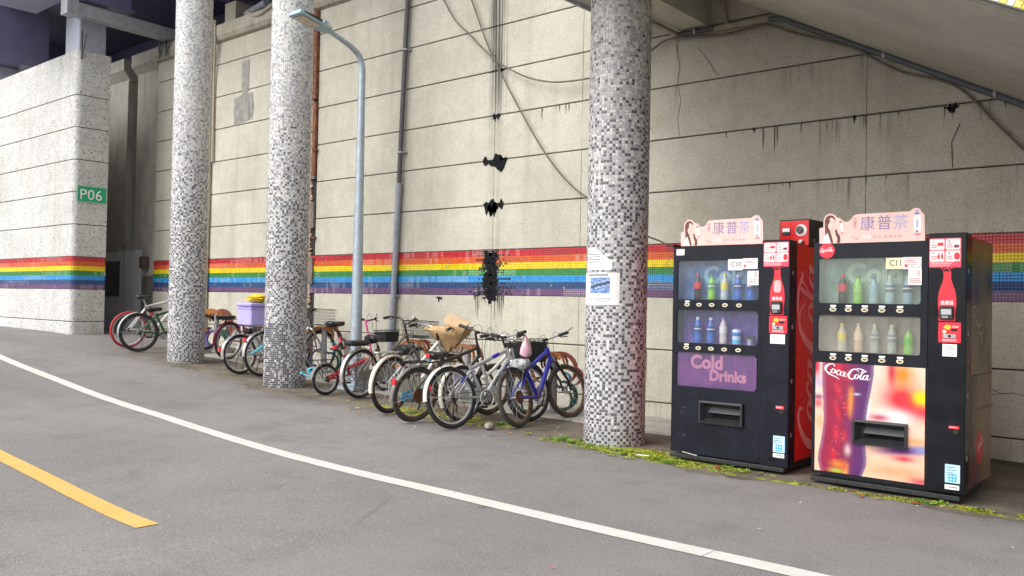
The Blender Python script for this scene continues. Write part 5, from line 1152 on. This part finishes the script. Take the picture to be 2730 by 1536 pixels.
    # saddle
    if o.get('saddle', True):
        sp = ST+(ST-BB).normalized()*o.get('post', .12); T('seat_post', [ST-(ST-BB)*.1, sp-Vector((0, 0, .03))], .013, o.get('postm', CHROME)); saddle(th, (sp.x+.0, sp.z+.035), o.get('saddlem', VINYL), fat=o.get('fat', 1.), W_=o.get('sw', .085))
        if o.get('stripes'):
            for i, c_ in enumerate(((.85, .25, .03), (.02, .02, .02), (.80, .12, .25), (.02, .02, .02), (.6, .55, .5))):
                a = ST+(sp-ST)*(.98-.2*i); b = ST+(sp-ST)*(.82-.2*i); T('post_band', [a, b], .019, mat('band_%d' % i, c_, .5))
    # drive side
    cm = o.get('chainm', RUSTY); cr = o.get('ring', .085)
    ck = MB().torus(BB+Vector((0, -.05, 0)), cr, .005, 28, 5).build('chainring', o.get('ringm', cm), th)
    for i in range(5): a = 2*pi*i/5+.3; T('spider', [BB+Vector((0, -.05, 0)), BB+Vector((cr*cos(a), -.05, cr*sin(a)))], .006, o.get('ringm', cm), 4, par=ck)
    ca = radians(o.get('crank', 35))
    for s_ in (-1, 1):
        e = BB+Vector((.155*cos(ca)*s_, .075*s_, .155*sin(ca)*s_)); cra = T('crank', [BB+Vector((0, .062*s_, 0)), e], .009, o.get('crankm', CHROME)); MB().bbox(e.x-.045, e.x+.045, min(e.y, e.y+.09*s_), max(e.y, e.y+.09*s_), e.z-.012, e.z+.012, .004).build('pedal', BPLAST, cra)
    T('chain', [BB+Vector((0, -.05, cr)), A+Vector((0, -.05, .034))], .004, cm, 4); T('chain', [BB+Vector((0, -.05, -cr)), A+Vector((.04, -.05, -.045)), A+Vector((0, -.05, -.034))], .004, cm, 4)
    MB().lathe([(.034, -.056), (.034, -.044)], 16, A, 'y').build('sprocket', cm, th)
    if o.get('disc'): MB().lathe([(o['disc'], -.062), (o['disc'], -.058)], 22, A, 'y').build('spoke_guard', o.get('discm', RUSTY), th)
    if o.get('ringguard'): MB().torus(BB+Vector((0, -.058, 0)), cr+.012, .006, 28, 6).build('chain_guard', o['ringguard'], th)
    if o.get('guard'): MB().prism([(-.10, R-.055), (-.10, R+.04), (BB.x, BB.z+.10), (BB.x+.11, BB.z+.03), (BB.x+.10, BB.z-.06), (BB.x, BB.z-.095)], FR, -.068, -.060).build('chain_guard', o['guard'], th)
    if o.get('mark'):
        u_ = (HB+Vector((0, 0, .02))-BB).normalized(); n_ = Vector((-u_.z, 0, u_.x)); s0 = BB+u_*.17-n_*.016+Vector((0, -tr*1.25-.0015, 0))
        text('lettering', o['mark'], .062, BPLAST, th, lambda a, b: s0+u_*a+n_*b, .0012)
        for P, Q, t in ((ST, HT, .6), (BB, HB, .66), (A, ST, .45)): T('blue_accent', [P+(Q-P)*t+(Vector((0, 0, -.03)) if P is ST else Vector((0, 0, 0)) if P is BB else Vector((0, -.028, 0))), P+(Q-P)*(t+.2)+(Vector((0, 0, -.03)) if P is ST else Vector((0, 0, .012)) if P is BB else Vector((0, -.02, 0)))], tr*1.04 if P is ST else tr*1.30 if P is BB else tr*.62, BLUEF)
    if o.get('mech'): MB().tube([A+Vector((.0, -.055, -.03)), A+Vector((.025, -.055, -.09)), A+Vector((.01, -.055, -.15))], .011, 5).build('derailleur', DARKM, th)
    # fenders, rack, stand, lights
    if o.get('fr'): fender(th, (0, R), R, o['fr'], *(o.get('fra', (178, 60))))
    if o.get('ff'): fender(th, (wb, Rf), Rf, o['ff'], 170, 40)
    if o.get('rack'):
        z = 2*R+.05; m = o['rack']; rk = T('rear_rack', [(.12, -.05, z), (-.22, -.055, z), (-.25, 0, z), (-.22, .055, z), (.12, .05, z)], .005, m, 6, sm=2)
        for yy in (-.018, .018): T('rack_bar', [(.12, yy, z), (-.24, yy, z)], .004, m, 5, par=rk)
        for xx in (-.15, -.02, .1): T('rack_bar', [(xx, -.052, z-.002), (xx, .052, z-.002)], .0035, m, 5, par=rk)
        for s_ in (-1, 1): T('rack_leg', [(0, .06*s_, R), (-.02, .06*s_, z), ], .004, m, 5, par=rk); T('rack_leg', [(0, .06*s_, R), (-.16, .055*s_, z)], .004, m, 5, par=rk)
        if o.get('pad'): MB().bbox(-.24, .08, -.075, .075, z+.006, z+.062, .016).build('passenger_pad', VINYL, rk)
    if o.get('refl'): p = o['refl']; MB().bbox(p[0]-.012, p[0]+.012, -.03, .03, p[1]-.032, p[1]+.032, .006).build('reflector', REFL, th)
    if o.get('light'): p = o['light']; MB().bbox(p[0]-.02, p[0]+.02, -.03, .03, p[1]-.022, p[1]+.022, .006).build('tail_light', REFL, th)
    if o.get('stand') == 'side': T('kickstand', [A+Vector((.08, .05, -.03)), A+Vector((.12, .19, -R+.0))], .007, o.get('standm', DARKM), 6)
    if o.get('stand') == 'twin':
        T('kickstand', [A+Vector((.02, -.06, -.02)), A+Vector((-.03, -.10, -R+.03)), A+Vector((.10, -.10, -R+.006)), A+Vector((.10, .10, -R+.006)), A+Vector((-.03, .10, -R+.03)), A+Vector((.02, .06, -.02))], .006, DARKM, 5)
    if o.get('bask'):
        b_ = o['bask']; basket(th, HT.x+.05+.20, HT.z-.10+b_.get('dz', 0), b_['m'], L=b_.get('L', .28), W_=b_.get('W', .34), H_=b_.get('H', .22), solid=b_.get('solid'), nx=b_.get('n', 9))
        T('basket_stay', [F+Vector((0, -.055, 0)), Vector((HT.x+.22, -.10, HT.z-.10))], .0035, SPOKE, 4); T('basket_stay', [F+Vector((0, .055, 0)), Vector((HT.x+.22, .10, HT.z-.10))], .0035, SPOKE, 4)
    return th

P_ = lambda n, c, **k: mat(n, c, k.pop('rough', .35), k.pop('metal', .0), **k)
WHITEF = P_('frame_white', (.66, .655, .63), dirt=.2); GREENF = P_('frame_green', (.012, .10, .045), dirt=.05); MAGF = P_('frame_magenta', (.30, .02, .10), dirt=.12); SILF = P_('frame_silver', (.50, .51, .52), metal=.6, dirt=.16); REDF = P_('frame_red', (.46, .02, .03), dirt=.18); BRNF = P_('frame_bronze', (.16, .13, .10), metal=.4, dirt=.2); CRMF = P_('frame_cream', (.62, .58, .50), dirt=.18); BLUEF = P_('frame_blue', (.03, .035, .38), dirt=.12); DKF = P_('frame_dark', (.06, .05, .045), metal=.3, dirt=.25); LBLF = P_('frame_paleblue', (.42, .60, .66), dirt=.06); WBASK = mat('basket_grey', (.16, .155, .145), .5, .5, dirt=.2); KBASK = mat('basket_black', (.02, .02, .022), .5); PINKF = P_('stem_pink', (.70, .12, .30), dirt=.05)
bike('white bicycle with red tyres beside the pier', -14.30, 6.93, 4, 3, frame=WHITEF, R=.305, tyre=TYRE_RED, rim=ALU_W, szt=.72, post=.14, wb=1.02, hz=.84)
bike('dark green bicycle with silver rear fender behind the left column', -13.756, 6.85, 9, -2, frame=GREENF, R=.318, rim=DARKM, fr=SILVM, fra=(186, 96), szt=.62, post=.08, stand='side', standm=CHROME, mech=1, wb=1.05, light=(.20, .62), chainm=DARKM, hz=.80, crank=10)
bike('magenta bicycle with black passenger pad by the orange rack', -12.55, 7.72, -14, 2, frame=MAGF, style='city', R=.30, fr=MAGF, fra=(190, 40), rack=DARKM, pad=1, saddle=False, bar='flat', barm=DKF, grip=DKF, stem=.20, bw=.30, hz=.78, tyre=TYRE_OLD)
bike('silver bicycle with white rimmed rear wheel left of the purple box', -11.153, 7.07, -2, -4, frame=SILF, style='city', R=.285, fr=SILVM, fra=(192, 70), rim=ALU_W, refl=(-.335, .36), saddle=True, szt=.58, post=.06, fat=1.2, stand='twin', hz=.70, wb=.98)
bike('silver step through bicycle with grey wire basket behind the middle column', -10.87, 7.24, -4, 2, frame=SILF, style='city', R=.325, fr=SILVM, fra=(185, 60), ff=FGREY, rack=CHROME, refl=(-.315, .53), bar='city', barm=BPLAST, bask=dict(m=WBASK, dz=.0, H=.24), saddle=False, rim=ALU, wb=1.06, hz=.83, stand='twin')
bike('small wheeled red folding bicycle with cyan lock', -8.983, 6.931, 6, -3, frame=REDF, style='fold', R=.198, wb=.92, rim=ALU, tr=.022, fr=FGREY, fra=(172, 60), rack=DARKM, saddlem=VINYL, post=.42, stripes=1, postm=DARKM, light=(.14, .60), bar='flat', bw=.16, stem=.42, stemm=PINKF, ring=.07, chainm=DARKM, bask=dict(m=KBASK, solid=KBASK, L=.20, W=.24, H=.16, dz=.22))
bike('bronze city bicycle with thick black passenger pad beside the lamp post', -8.497, 7.077, -3, 2, frame=BRNF, style='city', R=.308, fr=SILVM, fra=(196, 60), rack=DARKM, pad=1, saddlem=VINYL, fat=1.3, sw=.10, szt=.66, post=.10, guard=FGREY, stand='twin', bar='city', barm=BPLAST, bw=.27, stem=.13, bell=1, bask=dict(m=KBASK, dz=.04, n=12), hz=.80, wb=1.05, sweep=.12)
bike('cream white step through bicycle with paper bag in its front basket', -7.307, 6.513, -6, 3, frame=WHITEF, style='city', R=.318, fr=CRMF, fra=(192, 55), rack=CHROME, saddlem=VINYL, fat=1.4, sw=.105, szt=.64, post=.09, guard=WHITEF, rim=RIM_RUST, bar='city', barm=CHROME, stem=.10, hz=.79, wb=1.05, bask=dict(m=CHROME, dz=-.04, W=.38), hub=RUSTY, lean_=0)
bike('dusty dark mountain bicycle with grey rear fender and red reflector', -6.686, 6.289, 7, 8, frame=DKF, R=.295, tr=.026, tyre=TYRE_OLD, rim=RIM_RUST, fr=FGREY, fra=(200, 70), rack=DARKM, saddlem=VINYL, szt=.64, post=.07, refl=(-.285, .44), bar='flat', barm=P_('bar_rust', (.10, .075, .06), dirt=.3), bw=.34, stem=.15, hz=.80, disc=.075, mech=1, wb=1.04, light=(.12, .70))
bike('white city bicycle with black front basket behind the silver one', -6.36, 6.70, 4, -3, frame=WHITEF, style='city', R=.30, fr=CRMF, fra=(205, 90), bar='city', barm=CHROME, saddle=False, hz=.76, wb=1.02, bask=dict(m=KBASK, solid=KBASK, dz=-.06, H=.26), tyre=TYRE, guard=WHITEF)
bike('silver mountain bicycle with white rear fender and black rack', -6.095, 6.288, 9, -9, frame=SILF, R=.312, tr=.026, rim=ALU, fr=FW, fra=(184, 78), rack=DARKM, saddle=False, szt=.62, hz=.80, tube=.020, bar='flat', barm=CHROME, bw=.33, stem=.12, ringguard=CRMF, ring=.072, mech=1, refl=(-.26, .42), wb=1.04, chainm=DARKM, stand='side', grip=BPLAST, discm=DARKM, mark='GIANT')
bike('blue mountain bicycle with rusty rear wheel beside the notice column', -5.729, 6.891, -5, -13, frame=BLUEF, R=.305, tr=.026, tyre=TYRE_OLD, rim=RIM_RUST, fr=BPLAST, fra=(110, 45), szt=.60, post=.07, saddlem=mat('plastic_wrap', (.42, .43, .44), .2, var=.5, sc_=18), fat=1.5, sw=.10, hz=.80, tube=.022, bar='flat', barm=CHROME, bw=.34, stem=.10, barend=1, disc=.07, mech=1, wb=1.02, fork=DARKM, turn=-14, ring=.075, ringm=RIM_RUST, grip=BPLAST)

# ---- things on the bicycles
LAV = mat('lavender_plastic', (.42, .37, .74), .4, var=.06)
bx = thing('storage_box', 'lavender plastic box on the rear rack of a silver bicycle', 'box', (-10.93, 7.13, gz(-10.9)+.735), rot=(0, 0, radians(-6)))
def rbox(a, b, z0, z1, f): return [[(s*(a-d), t*(b-d), z) for s, t in ((-1, -1), (1, -1), (1, 1), (-1, 1))] for z, d in ((z0, f), (z1, 0))]
MB().bbox(-.205, .205, -.155, .155, 0, .27, .018).build('tub', LAV, bx); MB().bbox(-.222, .222, -.172, .172, .272, .325, .014).build('lid', LAV, bx); MB().bbox(-.214, .214, -.164, .164, .235, .255, .006).build('rim', LAV, bx)
def crumple(name, label, cat, loc, sx, sy, s_z, m, seed, n=14, k=10, amp=.25, rot=0.):
    rnd = random.Random(seed); rings = []
    for i in range(k):
        t = i/(k-1); r = sin(pi*min(.97, max(.05, t*.92+.04)))**.6; rings.append([(sx*r*cos(a)*(1+amp*rnd.uniform(-1, 1)), sy*r*sin(a)*(1+amp*rnd.uniform(-1, 1)), s_z*t+s_z*.06*rnd.uniform(-1, 1)) for a in [2*pi*j/n for j in range(n)]])
    return tag(MB().loft(rings).build(name, m, loc=loc, smooth=True), label, cat)
YBAG = mat('yellow_film', (.72, .50, .03), .3, var=.3, sc_=25); crumple('plastic_bag', 'crumpled yellow plastic bag lying on the lavender box', 'bag', (-10.86, 7.13, gz(-10.9)+1.058), .19, .13, .13, YBAG, 3)
# paper bag slumped over the white bicycle's basket
PAPB = mat('kraft_paper', (.42, .27, .135), .8, var=.18, sc_=9, bump=.3, bsc=30); PAPL = mat('kraft_light', (.60, .43, .26), .8, var=.12, sc_=7)
pg = thing('paper_bag', 'brown paper bag slumped in the white bicycle front basket', 'bag', (-7.30, 7.42, .86), rot=(0, 0, radians(96)))
rnd = random.Random(6); rings = []
for z, a, b in ((-.16, .015, .02), (-.10, .05, .10), (-.02, .10, .17), (.05, .14, .24), (.11, .16, .29), (.15, .13, .30)): rings.append([((a+rnd.uniform(-.02, .02))*s_, (b+rnd.uniform(-.025, .025))*t, z+rnd.uniform(-.015, .015)) for s_, t in ((-1, -.6), (-.6, -1), (0, -.95), (.6, -1), (1, -.6), (1, 0), (1, .6), (.6, 1), (0, .95), (-.6, 1), (-1, .6), (-1, 0))])
MB().loft(rings).build('bag_body', PAPB, pg, smooth=True); MB().obox((.02, -.10, .20), (.08, .04, .02), (-.02, .15, .05), (.0, -.015, .035)).build('bag_fold', PAPL, pg)
# pink carrier bag on the silver mountain bicycle's bar
rings = []; rnd = random.Random(12)
for t, r in ((0, .010), (.06, .016), (.2, .026), (.35, .045), (.6, .06), (.85, .066), (.96, .055), (1, .02)): rings.append([(r*cos(a)*(1+.22*rnd.uniform(-1, 1))*.8, r*sin(a)*(1+.22*rnd.uniform(-1, 1)), -.22*t) for a in [2*pi*j/14 for j in range(14)]])
tag(MB().loft(rings).build('carrier_bag', mat('pink_film', (.80, .46, .54), .4, var=.12, sc_=20), loc=(-5.84, 7.10, .955), smooth=True), 'pink plastic carrier bag hanging from the silver bicycle handlebar', 'bag')
# cyan spiral lock on the folding bicycle
lk = [( .035*cos(t)-.012*t*.15, .012*sin(t*.5), .035*sin(t)) for t in [2*pi*3*i/40 for i in range(41)]]
lo = thing('cable_lock', 'cyan spiral cable lock hung on the small red bicycle rear wheel', 'lock', (-9.13, 6.83, gz(-9)+.31), rot=(0, 0, radians(40)))
CY = mat('cyan_vinyl', (.10, .52, .65), .35); MB().tube(lk, .009, 7).build('coil', CY, lo, smooth=True); MB().tube([(.03, 0, -.02), (-.03, 0, -.07), (-.10, 0, -.05), (-.13, 0, -.03)], .009, 7, smooth=4).build('cable', CY, lo, smooth=True); MB().bbox(-.16, -.12, -.015, .015, -.045, -.012, .005).build('lock_head', CY, lo)
# folded pale blue umbrella through the spokes
um = thing('umbrella', 'folded sky blue umbrella strapped to the silver bicycle rear wheel', 'umbrella', (-10.82, 7.12, gz(-10.8)+.30), rot=(0, 0, radians(90)))
rings = []
for t, r in ((0, .004), (.1, .012), (.5, .03), (.85, .042), (1, .03)): rings.append([((-.14+.42*t), r*cos(a)*(1+.25*(j % 2)), .02+.22*t+r*sin(a)*(1+.25*(j % 2))) for j, a in enumerate([2*pi*q/12 for q in range(12)])])
MB().loft(rings).build('canopy', mat('umbrella_blue', (.20, .58, .72), .5, var=.12, sc_=25), um); MB().tube([(.27, 0, .235), (.42, 0, .31)], .012, 7).build('handle', BPLAST, um)
# blue rag wound on the cream bicycle's chain guard
crumple('blue_rag', 'blue cloth rag wound round the cream bicycle chain guard', 'rag', (-7.26, 6.80, .16), .075, .15, .13, mat('rag_blue', (.03, .22, .42), .8, var=.4, sc_=35), 9, amp=.35)
crumple('plastic_tub', 'clear crumpled plastic tub on the ground behind the silver wheel', 'tub', (-5.86, 6.56, .02), .05, .05, .075, mat('cloudy_plastic', (.30, .26, .24), .3, var=.3, sc_=30), 4, amp=.12)

# ---- flower-shaped bicycle racks
ROR = P_('rack_orange', (.36, .13, .03), dirt=.3); RRD = P_('rack_red', (.19, .045, .03), dirt=.3); RPU = P_('rack_purple', (.15, .10, .28), dirt=.15); RGR = P_('rack_green', (.01, .06, .045), dirt=.25); RGY = P_('rack_grey', (.26, .26, .27), dirt=.2); RBL = P_('rack_blue', (.08, .28, .38), dirt=.1)
def rack(label, X, Y, rot, fat=.55):
    th = thing('bicycle_rack', label, 'bicycle rack', (X, Y, gz(X)+.02), 'flower shaped bicycle racks', rot=(0, 0, radians(rot)))
    MB().lathe([(.075, -.02), (.075, .012), (.045, .03), (.042, .62), (.036, .66), (.018, .69)], 14).build('post', RGY, th, smooth=True)
    def petal(m, s_, z, R1, a0, a1, t0=.03, y=0.):
        P = [];Q = []
        for i in range(15):
            t = i/14; a = radians(a0+(a1-a0)*t); r = R1*(.55+.5*sin(pi*t*.8)); wd = .010+t0*fat*sin(pi*t)**.8
            P.append((s_*(.03+r*cos(a)+wd*cos(a)), z+r*sin(a)+wd*sin(a))); Q.append((s_*(.03+r*cos(a)-wd*cos(a)), z+r*sin(a)-wd*sin(a)))
        MB().prism(P+Q[::-1], FR, y-.014, y+.014).build('petal', m, th)
    for s_, m, y in ((-1, ROR, -.03), (1, RRD, .03)):
        petal(m, s_, .42, .26, -35, 120, .045, y); petal(m, s_, .50, .18, 0, 175, .012, y+.03); petal(m, s_, .36, .30, -20, 40, .03, y-.03)
    petal(RPU, -1, .22, .24, -60, 60, .045, .03); petal(RGR, 1, .16, .24, -60, 75, .05, -.03); petal(RGR, 1, .10, .2, -50, 110, .014, .0); petal(RBL, 1, .34, .16, -40, 60, .02, .06); petal(RPU, -1, .14, .20, -30, 130, .014, 0)
    return th
for lab, X, Y, r in (('orange and red petalled rack between the magenta bicycle and left column', -13.45, 8.05, 20), ('grey post rack with coloured petals behind the grey wire basket', -10.85, 8.32, 60), ('petalled rack with dark red loops behind the bronze bicycle', -8.55, 8.1, 15), ('petalled rack with grey post top showing between dark handlebars', -7.60, 8.08, -10), ('orange petalled rack with green foot behind the blue bicycle frame', -6.22, 8.08, 25)): rack(lab, X, Y, r, 1. if X < -13 else .32)
# ================================================================== SMALL THINGS
# ---- paper notices wrapped on the right-hand column
def curved(name, m, par, a0, a1, z0, z1, R, n=10, cutcorner=False, colf=None, nv=1):
    mb = MB(); nv = max(nv, 1)
    for j in range(nv+1):
        for i in range(n+1):
            a = radians(a0+(a1-a0)*i/n); z = z0+(z1-z0)*j/nv
            if cutcorner: z = z0+(z1-z0)*j/nv*(1 if i/n < .42 else 1-.62*(i/n-.42)/.58)
            rr = R+(.010*max(0, i/n-.55)*2 if cutcorner and j == nv else 0); mb.v.append((rr*cos(a), rr*sin(a), z))
    for j in range(nv):
        for i in range(n):
            k = j*(n+1)+i
            if colf: mb.cc = colf((i+.5)/n, (j+.5)/nv)
            mb.face((k, k+1, k+n+2, k+n+1))
    return mb.build(name, m, par)
def wraplines(par, a0, a1, z0, z1, n, R, m, seed, th=.35):
    rnd = random.Random(seed); mb = MB(); h = (z1-z0)/n
    for i in range(n):
        z = z1-(i+.5)*h; a = a0; e = a0+(a1-a0)*rnd.uniform(.7, 1)
        while a < e:
            w_ = rnd.uniform(2., 4.5); P = []
            for q, zz in ((0, -1), (.8, -1), (.8, 1), (0, 1)): t = radians(min(a+w_*q, e)); P.append((R*cos(t), R*sin(t), z+zz*h*th/2))
            mb.quad(*P); a += w_
    return tag(mb.build('print_lines', m, par), kind='stuff')
nb1 = thing('paper_notice', 'white notice with a folded corner, upper of two on the column', 'notice', (-4.57, 6.88, 0), 'notices on the column')
curved('sheet', PAPER, nb1, -126, -64.5, 1.618, 1.824, .2885, 12, True); wraplines(nb1, -122, -78, 1.68, 1.775, 4, .2895, INK, 3)
nb2 = thing('paper_notice', 'white notice with a blue aerial photograph, lower of two on the column', 'notice', (-4.57, 6.88, 0), 'notices on the column')
curved('sheet', PAPER, nb2, -137, -50.8, 1.298, 1.594, .2895, 14)
def aerial(u, v):
    h = (math.sin(int(u*18)*12.9+int(v*14)*78.2)*43758.5) % 1; d = v-(.35+.35*u)
    if abs(d) < .10: return (.05, .08, .16)
    if abs(d-.16) < .025 or abs(d+.14) < .02: return (.45, .55, .72)
    return lerp3((.04, .10, .28), (.30, .44, .72), h)
curved('photograph', vmat('printed_photo', .5, .1, 60), nb2, -112.5, -68.6, 1.404, 1.55, .2902, 18, colf=aerial, nv=14)
wraplines(nb2, -120, -66, 1.562, 1.582, 1, .2902, INK, 5, .8); wraplines(nb2, -118, -62, 1.325, 1.365, 3, .2902, INK, 6, .35); wraplines(nb2, -98, -84, 1.382, 1.392, 1, .2902, INK, 8, .7)
tk = thing('paper_strip', 'narrow white paper strip stuck low on the column', 'sticker', (-4.57, 6.88, 0)); curved('strip', PAPER, tk, -71.5, -68.3, .885, .986, .2885, 2)

# ---- weeds, moss tufts, leaf litter
def m_leaf(name, a, b):
    k = N(name); n1 = k.noise(k.pos(), 14, 3); k.set(k.mix(k.ramp(n1, .3, .7), a, b), .6); return k.m
GRASSM = m_leaf('weed_green', (.075, .17, .012), (.22, .36, .03)); MOSSM = m_leaf('moss_green', (.16, .21, .012), (.42, .46, .03)); DRYM = m_leaf('dead_leaf', (.20, .10, .03), (.46, .30, .10)); REDLEAF = m_leaf('red_leaf', (.28, .06, .02), (.42, .14, .05)); BITM = m_leaf('litter_white', (.50, .48, .44), (.66, .64, .60))
rnd = random.Random(31)
def inside_machine(x, y): return (-3.80 < x < -2.70 and y > 6.50) or (-2.55 < x < -1.43 and y > 6.38) or math.hypot(x+4.57, y-6.88) < .30
def spots(n, areas):
    out = []
    while len(out) < n:
        cx, cy, sx, sy = rnd.choice(areas); x = rnd.gauss(cx, sx); y = rnd.gauss(cy, sy)
        if not inside_machine(x, y) and y < 8.6: out.append((x, y))
    return out
# cushions of moss: many flat irregular patches made of tiny leaves, with bare soil between
def clumps(n, areas, r0, r1): return [(x, y, rnd.uniform(r0, r1)) for x, y in spots(n, areas)]
MOSS_AREAS = [(-5.05, 6.62, .20, .06), (-4.55, 6.50, .30, .06), (-4.1, 6.45, .22, .09), (-3.98, 6.62, .10, .12), (-4.3, 6.40, .25, .06), (-4.0, 6.38, .2, .05), (-3.5, 6.41, .25, .02), (-1.35, 6.33, .2, .06), (-2.2, 6.30, .5, .012)]
mb = MB()
for cx, cy, cr in clumps(70, MOSS_AREAS, .025, .10):
    for i in range(int(cr*1500)):
        q = cr*math.sqrt(rnd.random()); t = rnd.uniform(0, 6.3); x = cx+q*cos(t)*1.3; y = cy+q*sin(t)*.8
        if inside_machine(x, y): continue
        r = rnd.uniform(.004, .009); a = rnd.uniform(0, 6.3); h = rnd.uniform(.001, .007); z = gz(x)+.007+.012*(1-q/cr); p = Vector((x, y, z)); d = Vector((cos(a), sin(a), 0))*r; q_ = Vector((-sin(a), cos(a), 0))*r*.6
        mb.quad(p-q_, p+q_, p+d+q_+Vector((0, 0, h)), p+d-q_+Vector((0, 0, h)))
tag(mb.build('moss', MOSSM, recalc=False), 'bright green moss growing round the column foot and machines', 'moss', kind='stuff')
WEED_AREAS = [(-4.75, 6.54, .25, .03), (-5.0, 6.66, .12, .05), (-4.45, 6.52, .2, .03), (-4.0, 6.42, .2, .07), (-3.75, 6.42, .08, .04), (-3.2, 6.47, .1, .02), (-5.95, 6.95, .15, .10), (-6.5, 6.75, .25, .12), (-6.9, 6.7, .2, .08), (-1.55, 6.30, .10, .02), (-4.05, 8.0, .15, .1)]
mb = MB()
for cx, cy, cr in clumps(34, WEED_AREAS, .02, .06):
    for i in range(int(14+cr*420)):
        x = rnd.gauss(cx, cr*.6); y = rnd.gauss(cy, cr*.45)
        if inside_machine(x, y): continue
        a = rnd.uniform(0, 6.3); h = rnd.uniform(.006, .030); L = rnd.uniform(.010, .026); wv = rnd.uniform(.004, .010); z = gz(x)+.006; p = Vector((x, y, z)); d = Vector((cos(a), sin(a), 0)); q = Vector((-sin(a), cos(a), 0))*wv
        m_ = p+d*L*.5+Vector((0, 0, h)); t = p+d*L+Vector((0, 0, h*.8)); mb.quad(p, m_-q, t, m_+q)
tag(mb.build('weeds', GRASSM, recalc=False), 'small leafy weeds at the column foot and along the soil edge', 'weeds', kind='stuff')
mb = MB(); mb2 = MB(); mb3 = MB()
def leaf(mb, x, y, L):
    a = rnd.uniform(0, 6.3); z = gz(x)+.012; d = Vector((cos(a), sin(a), 0))*L; q = Vector((-sin(a), cos(a), 0))*L*rnd.uniform(.3, .5); p = Vector((x, y, z)); u = lambda: Vector((0, 0, rnd.uniform(0, .35*L)))
    mb.poly([p-d+u(), p-d*.3-q+u(), p+d*.5-q*.8+u(), p+d+u(), p+d*.4+q+u(), p-d*.4+q*.9+u()])
LIT = [(-11.2, 7.3, .6, .35), (-9.6, 7.0, .6, .3), (-8.0, 6.7, .7, .25), (-6.8, 6.6, .6, .25), (-5.9, 6.7, .4, .3), (-5.6, 7.3, .4, .4), (-6.9, 7.6, .8, .5), (-3.3, 6.40, .3, .04), (-2.0, 6.30, .4, .05), (-12.2, 6.6, .8, .25)]
for x, y in spots(230, LIT): leaf(mb, x, y, rnd.uniform(.012, .035))
for x, y in spots(70, LIT): leaf(mb2, x, y, rnd.uniform(.012, .035))
for x, y in spots(90, LIT): leaf(mb3, x, y, rnd.uniform(.006, .016))
for i in range(70): x = rnd.uniform(-16, -1); y = rnd.uniform(1.2, 6.5); leaf(rnd.choice((mb, mb, mb2, mb3)), x, y, rnd.uniform(.006, .018))
tag(mb.build('fallen_leaves', DRYM, recalc=False), 'dry yellow brown leaves scattered on soil and road', 'leaves', kind='stuff'); tag(mb2.build('red_leaves', REDLEAF, recalc=False), 'reddish dead leaves scattered along the soil', 'leaves', kind='stuff'); tag(mb3.build('litter', BITM, recalc=False), 'small pale scraps of litter on the ground', 'litter', kind='stuff')
# twigs and dry stems caught in the wheels
mb = MB()
for cx, cy, n in ((-11.1, 7.45, 60), (-7.0, 6.95, 50), (-6.4, 6.9, 25)):
    for i in range(n):
        x = rnd.gauss(cx, .22); y = rnd.gauss(cy, .18); z = gz(x)+rnd.uniform(.02, .22); d = Vector((rnd.uniform(-1, 1), rnd.uniform(-1, 1), rnd.uniform(-.3, .9))).normalized()*rnd.uniform(.08, .28); p = Vector((x, y, z)); mb.tube([p, p+d*.5+Vector((0, 0, rnd.uniform(-.02, .03))), p+d], .0028, 3, caps=False)
tag(mb.build('dry_stems', m_leaf('dry_stem', (.22, .13, .06), (.42, .28, .14)), recalc=False), 'tangle of dry brown stems between the bicycle wheels', 'stems', kind='stuff')
for lab, x, y, s_ in (('yellow green dead leaf by the right machine front corner', -1.62, 6.27, .055), ('white paper stick on the moss right of the column', -3.98, 6.42, 0)):
    if s_:
        mb = MB(); leaf(mb, x, y, s_); o = mb.build('large_leaf', m_leaf('yellow_leaf', (.36, .42, .04), (.6, .62, .10)), recalc=False); tag(o, lab, 'leaf')
    else: tag(MB().tube([(x-.05, y, .02), (x+.06, y+.02, .022)], .005, 5).build('paper_stick', PAPER), lab, 'litter')
